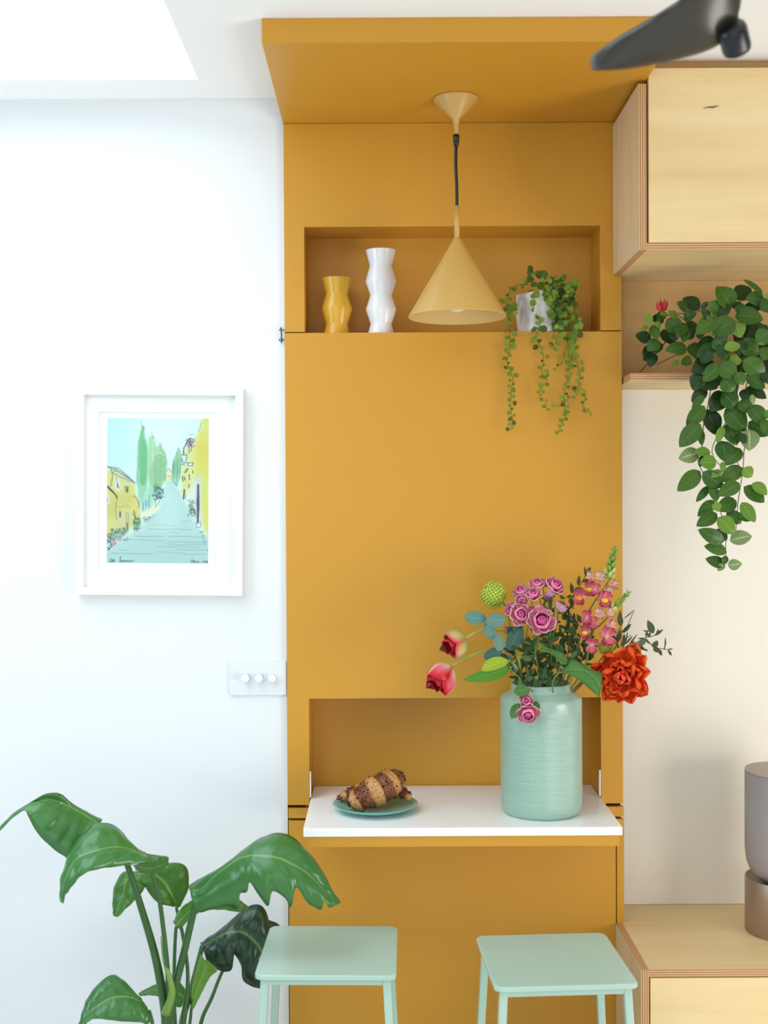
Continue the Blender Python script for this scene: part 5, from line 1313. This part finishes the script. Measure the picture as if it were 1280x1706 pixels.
bA, tA = P(775, 1064, 2.80), P(737, 1082, 2.76)
tulip('green-flushed red tulip bending left above the other tulip', bA, tA, [P(866, 1105, 2.82), P(848, 1055, 2.82), P(831, 1050, 2.82), P(808, 1050, 2.815), P(790, 1055, 2.81)], pix(47, 2.79), pix(43, 2.79), TUL_A, mouth(-.045, .0), 2, 11)
bB, tB = P(752, 1110, 2.785), P(723, 1143, 2.755)
tulip('open red tulip drooping lowest at the left of the bouquet', bB, tB, [P(862, 1115, 2.81), P(836, 1096, 2.80), P(808, 1087, 2.80), P(790, 1090, 2.795), P(770, 1098, 2.79)], pix(54, 2.77), pix(46, 2.77), TUL_B, mouth(-.05, -.02), 3, 17)

# loose leaves of the snowball branch at the left
sb = thing('leafy_branch', 'branch with one lime leaf and one bright green pointed leaf', 'branch', mouth(-.04, -.03))
me_li = leaf_mesh('lime_leaf', M_LIME, .8, .95, .10, .12, 9, 5, .7, .02)
me_gr = leaf_mesh('green_leaf', M_GREEN, 1.0, .82, .06, .14, 9, 5, .8, .02)
tube('stem', [mouth(-.04, -.03), P(868, 1134, 2.775), P(853, 1118, 2.77), P(846, 1102, 2.765)], [.0018, .0012], M_FSTEM, sb, 6, 4)
place('leaf', me_li, P(848, 1101, 2.765), P(802, 1116, 2.755), pix(32, 2.76), sb, .5, Vector((-.2, -1, .5)))
place('leaf', me_gr, P(853, 1112, 2.775), P(772, 1134, 2.765), pix(29, 2.76), sb, -.5)
# broad folded leaves at the right
rb_ = thing('broad_leaf_branch', 'branch with two broad green leaves bending over the jar rim', 'branch', mouth(.03, -.03))
tube('stem', [mouth(.03, -.03), P(921, 1140, 2.775), P(930, 1122, 2.765), P(948, 1118, 2.755)], [.0016, .0012], M_FSTEM, rb_, 6, 4)
tube('stem', [P(928, 1128, 2.768), P(934, 1112, 2.765), P(938, 1102, 2.76)], [.0014, .001], M_FSTEM, rb_, 6, 4)
def bouquet_leaf(st, dM, dU, dL, mt, parent):
    global bird
    keep = bird; bird = parent
    o = big_leaf(st, dM, dU, dL, mt, 4, .0008)
    bird = keep
    return o
bouquet_leaf([(936, 1117, 938, 1120, 940, 1122), (952, 1098, 952, 1116, 950, 1124), (968, 1104, 966, 1116, 962, 1131), (984, 1114, 981, 1120, 976, 1142), (1003, 1122, 994, 1134, 987, 1152), (1002, 1140, 998, 1148, 994, 1158), (998, 1160, 997, 1161, 996, 1162)], [2.755, 2.745], [2.775, 2.76], [2.745, 2.74], M_MIDG, rb_)
bouquet_leaf([(948, 1101, 946, 1104, 944, 1107), (938, 1087, 934, 1096, 934, 1106), (924, 1082, 922, 1088, 926, 1094), (912, 1078, 912, 1083, 916, 1088), (904, 1071, 903, 1078, 901, 1086), (901, 1082, 901, 1083, 900, 1085)], [2.765, 2.77], [2.78], [2.755, 2.765], M_MIDG, rb_)

# orange double tulip
OR1 = petal_mat('orange_petal', [(0, rgb(254, 170, 90)), (.3, rgb(255, 132, 60)), (1, rgb(255, 108, 48))], rgb(255, 100, 44), .7, .45, None, .2, .4)
OR2 = petal_mat('orange_outer_petal', [(0, rgb(240, 190, 120)), (.4, rgb(246, 150, 66)), (1, rgb(246, 128, 52))], rgb(244, 118, 46), .6, .45, None, .2, .42)
OR3 = petal_mat('red_orange_heart_petal', [(0, rgb(240, 66, 34)), (.6, rgb(255, 78, 40)), (1, rgb(255, 120, 84))], rgb(255, 74, 42), .5, .45, None, .2, .15)
ot = thing('double_tulip', 'ruffled orange double tulip at the lower right of the bouquet', 'flower', mouth(.05, -.01))
co = P(1036, 1128, 2.78); ao = Vector((-.36, -.9, -.12)).normalized()
tube('stem', [mouth(.05, -.01), P(958, 1120, 2.84), P(990, 1110, 2.84), co - ao * .012 + Vector((.008, .01, 0))], .0026, M_TSTEM, ot, 8, 5)
meo = [petal_mesh('orange_petal', m_, b_, c_, .11, 9, 11, .66, .38, cu) for m_, b_, c_, cu in ((OR3, .24, .9, 0), (OR1, .26, .6, .0), (OR2, .16, .35, .0))]
rnd = random.Random(14)
Ro = pix(45, 2.78)
cb = co - ao * Ro * .45
for k in range(10): put_petal('petal', meo[0], cb, ao, k * 2.4 + rnd.uniform(-.3, .3), Ro * .05 + Ro * .012 * k, math.radians(-6 + 4 * k + rnd.uniform(-9, 9)), Ro * rnd.uniform(.52, .74), Ro * rnd.uniform(.36, .5), ot, Ro * rnd.uniform(.05, .14), Ro * .55)
for k in range(11): put_petal('petal', meo[1], cb, ao, .4 + k * 2.4 + rnd.uniform(-.3, .3), Ro * .14, math.radians(38 + rnd.uniform(-13, 12)), Ro * rnd.uniform(.74, .98), Ro * rnd.uniform(.5, .72), ot, Ro * rnd.uniform(.0, .1), Ro * rnd.uniform(.6, 1.0))
for k in range(10): put_petal('petal', meo[1], cb, ao, .1 + k * .628 + rnd.uniform(-.2, .2), Ro * .16, math.radians(60 + rnd.uniform(-9, 9)), Ro * rnd.uniform(.88, 1.10), Ro * rnd.uniform(.62, .86), ot, rnd.uniform(-.04, .04) * Ro, Ro * rnd.uniform(.7, 1.1))
for tx, ty, W in ((1060, 1072, .8), (1050, 1078, .7), (1078, 1158, .8), (1074, 1110, .9), (1014, 1160, .7)):
    tg = P(tx, ty, 2.79); y = tg - cb
    place('petal', meo[2], cb, tg, Ro * W, ot, 0, ao)

# snapdragons
SN_P = petal_mat('snapdragon_pink', [(0, rgb(240, 190, 170)), (.4, rgb(228, 110, 130)), (1, rgb(220, 80, 116))], rgb(236, 150, 160), .7)
SN_L = petal_mat('snapdragon_pale', [(0, rgb(226, 216, 170)), (.5, rgb(236, 186, 174)), (1, rgb(232, 156, 160))], rgb(244, 212, 196), .6)
SN_Y = paint('snapdragon_yellow', rgb(236, 186, 56), .5, .1, 60, 0)
SN_O = paint('snapdragon_orange', rgb(236, 140, 48), .5, .1, 60, 0)
SN_PT = paint('snapdragon_tube', rgb(232, 160, 156), .5, .1, 60, 0)
M_BUD = paint('green_bud', rgb(136, 170, 66), .5, .15, 60, 0); M_BUDP = paint('pale_bud', rgb(196, 206, 122), .5, .12, 60, 0)
me_sp, me_sl = petal_mesh('floret_lip', SN_P, .22, .5, .06, 6, 7, .8, .42, .18), petal_mesh('floret_lip', SN_L, .22, .5, .06, 6, 7, .8, .42, .18)
def floret(c, ax, L, pale, pal, parent, rnd):
    L = L * 1.3
    """a pouched snapdragon flower: tube, two upper and three lower lips, a yellow throat"""
    ax = ax.normalized()
    R = frame_to(ax, Vector((0, 0, 1)))
    tb_ = blob('floret', c - ax * L * .25, (L * .22, L * .42, L * .22), SN_PT, parent, R, 10, 7)
    me_ = me_sl if pale else me_sp
    for a, tl in ((.5, 40), (2.1, 40)): 
        rd = Vector((0, 0, 1)) 
        y = (ax * .7 + Vector((math.cos(a + .1) * .55, 0, .75))).normalized()
        place('upper_lip', me_, c, c + y * L * .62, L * .52, tb_, rnd.uniform(-.3, .3), ax)
    for a in (-.75, 0, .75):
        y = (ax * .75 + Vector((math.sin(a) * .8, 0, -.65))).normalized()
        place('lower_lip', me_, c, c + y * L * .58, L * .46, tb_, rnd.uniform(-.3, .3), ax)
    if pal: blob('throat', c + ax * L * .20 + Vector((0, 0, -L * .06)), (L * .24, L * .16, L * .17), pal, tb_, R, 10, 7)
me_bud = None
def snap(label, root, stem, flor, buds, seed):
    rnd = random.Random(seed)
    th = thing('snapdragon', label, 'flower', root, 'snapdragons in the bouquet')
    pts = [P(*C3(*p), d) for p, d in stem]
    tube('stem', [root] + pts, [.0026, .0022, .0016, .0008], M_FSTEM, th, 8, 5)
    for (x, y, sz, ax, pale, pal, d) in flor:
        floret(P(*C3(x, y), d), Vector(ax), pix(sz / 6.095, d), pale, pal, th, rnd)
    (x0, y0), (x1, y1), k, d, w0, w1 = buds
    for i in range(k):
        t = i / (k - 1); a = i * 2.4
        cx, cy = x0 + (x1 - x0) * t, y0 + (y1 - y0) * t
        w = w0 + (w1 - w0) * t
        c = P(*C3(cx, cy), d); out = Vector((math.cos(a), math.sin(a), 0)) * pix(w / 6.095, d) * .55
        ln = pix(w / 6.095, d)
        y = (out.normalized() * .6 + (P(*C3(x1, y1), d) - P(*C3(x0, y0), d)).normalized()).normalized()
        blob('bud', c + out, (ln * .30, ln * .62, ln * .30), M_BUD if t > .25 else M_BUDP, th, frame_to(y, NCAM), 8, 6)
    return th
snap('tall pink and yellow snapdragon with the highest green bud spike', mouth(.03, .01), [((150, 1500), 2.85), ((330, 900), 2.85), ((430, 690), 2.85), ((540, 530), 2.85), ((600, 400), 2.85), ((640, 130), 2.85)],
     [(480, 440, 88, (.1, -.8, .4), True, None, 2.845), (395, 560, 120, (-.5, -.8, .2), False, SN_Y, 2.83), (290, 635, 125, (-.6, -.7, -.1), False, SN_O, 2.825), (560, 590, 95, (.2, -.9, .1), True, None, 2.83), (620, 515, 80, (.8, -.5, .2), True, None, 2.84), (520, 660, 130, (.3, -.9, .0), False, SN_Y, 2.82), (440, 560, 90, (.1, -.9, .2), False, None, 2.82), (390, 430, 70, (-.5, -.7, .4), True, None, 2.85)],
     ((575, 430), (642, 125), 26, 2.85, 74, 34), 31)
snap('pink snapdragon leaning right with a slanted green bud tip', mouth(.045, -.01), [((330, 1350), 2.82), ((400, 1010), 2.82), ((470, 940), 2.815), ((560, 850), 2.815), ((640, 740), 2.815), ((785, 585), 2.82)],
     [(365, 850, 115, (-.5, -.8, .3), False, None, 2.805), (345, 990, 110, (-.6, -.8, -.1), False, SN_Y, 2.80), (410, 905, 100, (-.1, -.9, .2), False, None, 2.80), (480, 810, 90, (-.1, -.9, .3), True, None, 2.81), (590, 935, 105, (.4, -.9, .1), True, None, 2.80), (550, 1035, 150, (.2, -.95, -.1), False, None, 2.79), (400, 1125, 120, (-.2, -.9, -.4), False, None, 2.79), (580, 800, 80, (.2, -.8, .3), True, None, 2.81)],
     ((600, 775), (785, 583), 18, 2.815, 66, 36), 32)

# dark filler foliage
me_f = [leaf_mesh('foliage_leaf', M_FOL, 1.0, .85, .08, .14, 7, 3, .8, .02), leaf_mesh('foliage_leaf', M_FOL, .6, .9, .05, .10, 7, 3, .7, .02)]
def foliage(label, root, tips, k, zone, d0, d1, seed, lw=(11, 20), fat=.42):
    rnd = random.Random(seed)
    th = thing('foliage_branch', label, 'branch', root, 'dark green filler branches in the bouquet')
    for (x, y, d) in tips:
        tube('stem', [root, root.lerp(P(x, y, d), .5) + Vector((rnd.uniform(-.006, .006), 0, .004)), P(x, y, d)], [.0018, .0008], M_FSTEM, th, 6, 4)
    for _ in range(k):
        x, y = zone(rnd)
        d = rnd.uniform(d0, d1)
        a = rnd.uniform(.1, 3.04) if rnd.random() < .75 else rnd.uniform(0, 6.28)
        L = rnd.uniform(*lw)
        b_ = P(x, y, d); t_ = P(x + L * math.cos(a), y - L * math.sin(a), d - rnd.uniform(-.012, .016))
        place('leaf', me_f[rnd.random() < .4], b_, t_, pix(L * rnd.uniform(fat * .8, fat * 1.3), d), th, rnd.uniform(-.6, .6), Vector((rnd.uniform(-.5, .5), -1, rnd.uniform(0, .9))))
def elz(cx, cy, rx, ry):
    def z(r):
        a, q = r.uniform(0, 6.28), math.sqrt(r.random()); return cx + rx * q * math.cos(a), cy + ry * q * math.sin(a)
    return z
foliage('dark green foliage branch filling the left of the jar mouth', mouth(-.025, .0), [(856, 1060, 2.83), (872, 1050, 2.84), (846, 1090, 2.83)], 60, elz(868, 1098, 26, 44), 2.79, 2.87, 41)
foliage('dark green foliage branch filling the middle above the jar', mouth(.0, .02), [(892, 1050, 2.85), (910, 1040, 2.86), (925, 1050, 2.85)], 80, elz(908, 1098, 36, 46), 2.80, 2.88, 42)
foliage('dark green foliage branch filling the right under the snapdragons', mouth(.035, .01), [(945, 1030, 2.86), (965, 1050, 2.85), (985, 1080, 2.85)], 95, elz(955, 1075, 42, 44), 2.825, 2.89, 43)
foliage('low dark foliage branch spilling just over the jar rim', mouth(.005, -.035, -.02), [(890, 1130, 2.785), (930, 1135, 2.785)], 44, elz(900, 1134, 42, 12), 2.785, 2.81, 44, (9, 17), .55)
foliage('thin foliage branch rising behind the pink roses', mouth(.015, .03), [(938, 985, 2.88), (926, 1000, 2.88)], 34, elz(930, 1026, 30, 40), 2.85, 2.89, 45, (9, 16), .4)
# small-leaved sprigs
me_ol = leaf_mesh('sprig_leaf', M_OLIVE, 1.0, .9, .10, .14, 7, 3, .8, .02)
def sprig(label, root, stems, leaves, d):
    th = thing('olive_sprig', label, 'branch', root, 'olive sprigs in the bouquet')
    for i, st in enumerate(stems):
        q = [P(*C3(*p), d) for p in st]
        tube('stem', ([root] if i == 0 else []) + q, [.0013, .0007], M_DSTEM, th, 6, 4)
    for (bx, by, tx, ty, w) in leaves:
        place('leaf', me_ol, P(*C3(bx, by), d - .002), P(*C3(tx, ty), d - .008), pix(w / 6.095, d), th, rnd.uniform(-.5, .5))
sprig('olive sprig stretching furthest right past the orange tulip', mouth(.055, .01), [[(560, 1280), (760, 1150), (860, 1100), (950, 1050), (1010, 1040), (1050, 1020), (1120, 975)], [(950, 1060), (1030, 1140), (1090, 1160), (1180, 1175), (1200, 1200)], [(720, 1160), (740, 1080), (800, 1020)], [(1140, 1165), (1155, 1110), (1150, 1050)]],
      [(1030, 1010, 972, 873, 72), (1040, 1030, 1132, 965, 30), (1000, 985, 920, 980, 18), (940, 1060, 870, 1060, 20), (960, 1060, 860, 1140, 62), (955, 1060, 985, 1118, 20), (1020, 1150, 1075, 1080, 62), (1025, 1160, 1100, 1195, 62), (1090, 1170, 1115, 1235, 36), (1180, 1180, 1215, 1235, 28), (1170, 1172, 1230, 1160, 18), (1145, 1150, 1150, 1040, 16), (870, 1120, 950, 1180, 40), (830, 1150, 890, 1180, 40), (960, 1040, 965, 985, 34), (980, 1050, 1000, 990, 26), (1060, 1010, 1085, 960, 18), (730, 1140, 770, 985, 26), (745, 1120, 820, 1030, 24), (770, 1140, 870, 1010, 18), (700, 1150, 725, 1040, 34), (760, 1160, 840, 1080, 30), (680, 1160, 640, 1090, 30), (940, 1170, 975, 1180, 24)], 2.80)
sprig('olive sprig standing upright behind the orange tulip', mouth(.05, .02), [[(520, 1300), (660, 1120), (690, 980), (705, 860)], [(690, 1000), (760, 940), (835, 770)]],
      [(700, 935, 680, 800, 62), (725, 860, 838, 768, 14), (712, 1005, 805, 908, 40), (660, 1100, 690, 960, 66), (650, 1080, 600, 1010, 40), (700, 860, 690, 770, 26), (720, 1100, 735, 1010, 30)], 2.835)
sprig('olive sprig with narrow upright leaves left of the tall snapdragon', mouth(.02, .025), [[(150, 1300), (160, 900), (195, 680), (260, 560), (330, 440), (355, 360)], [(170, 800), (120, 680)]],
      [(205, 605, 190, 490, 46), (225, 555, 325, 560, 44), (265, 525, 275, 415, 42), (300, 485, 400, 445, 42), (345, 430, 330, 325, 26), (360, 370, 400, 340, 36), (200, 620, 145, 640, 34), (200, 640, 225, 620, 30), (180, 700, 190, 640, 36), (370, 440, 395, 400, 26), (165, 800, 100, 760, 34), (170, 760, 230, 700, 32)], 2.86)
# second lime floret cluster low on the right
sn2 = thing('snowball_flower', 'small lime green snowball cluster between snapdragon and orange tulip', 'flower', mouth(.05, .01))
c2_ = P(*C3(545, 1150), 2.82); R2 = pix(13, 2.82)
tube('stem', [mouth(.05, .01), c2_ + Vector((-.012, .004, -.03)), c2_], .0014, M_FSTEM, sn2, 6, 4)
h2 = blob('flower_head', c2_, (R2 * .9, R2 * .8, R2 * .85), M_SNOWC, sn2)
v, f = [], []
for k in range(110):
    zz_ = 1 - 2 * (k + .5) / 110; ph = k * 2.39996
    dr = Vector((math.sqrt(1 - zz_ * zz_) * math.cos(ph), math.sqrt(1 - zz_ * zz_) * math.sin(ph), zz_))
    p = c2_ + Vector((dr.x * R2 * 1.1, dr.y * R2, dr.z * R2)) * rnd.uniform(.94, 1.1)
    e1 = dr.orthogonal().normalized(); e2 = dr.cross(e1); ro = rnd.uniform(0, 6.28); s = R2 * .16
    o = len(v); v.append(p - dr * s * .2)
    for q in range(8):
        a = ro + q * math.pi / 4; r = s * (1.15 if q % 2 == 0 else .5); v.append(p + (e1 * math.cos(a) + e2 * math.sin(a)) * r)
    f += [(o, o + 1 + q, o + 1 + (q + 1) % 8) for q in range(8)]
obj('florets', v, f, M_SNOW, h2, kind='stuff')
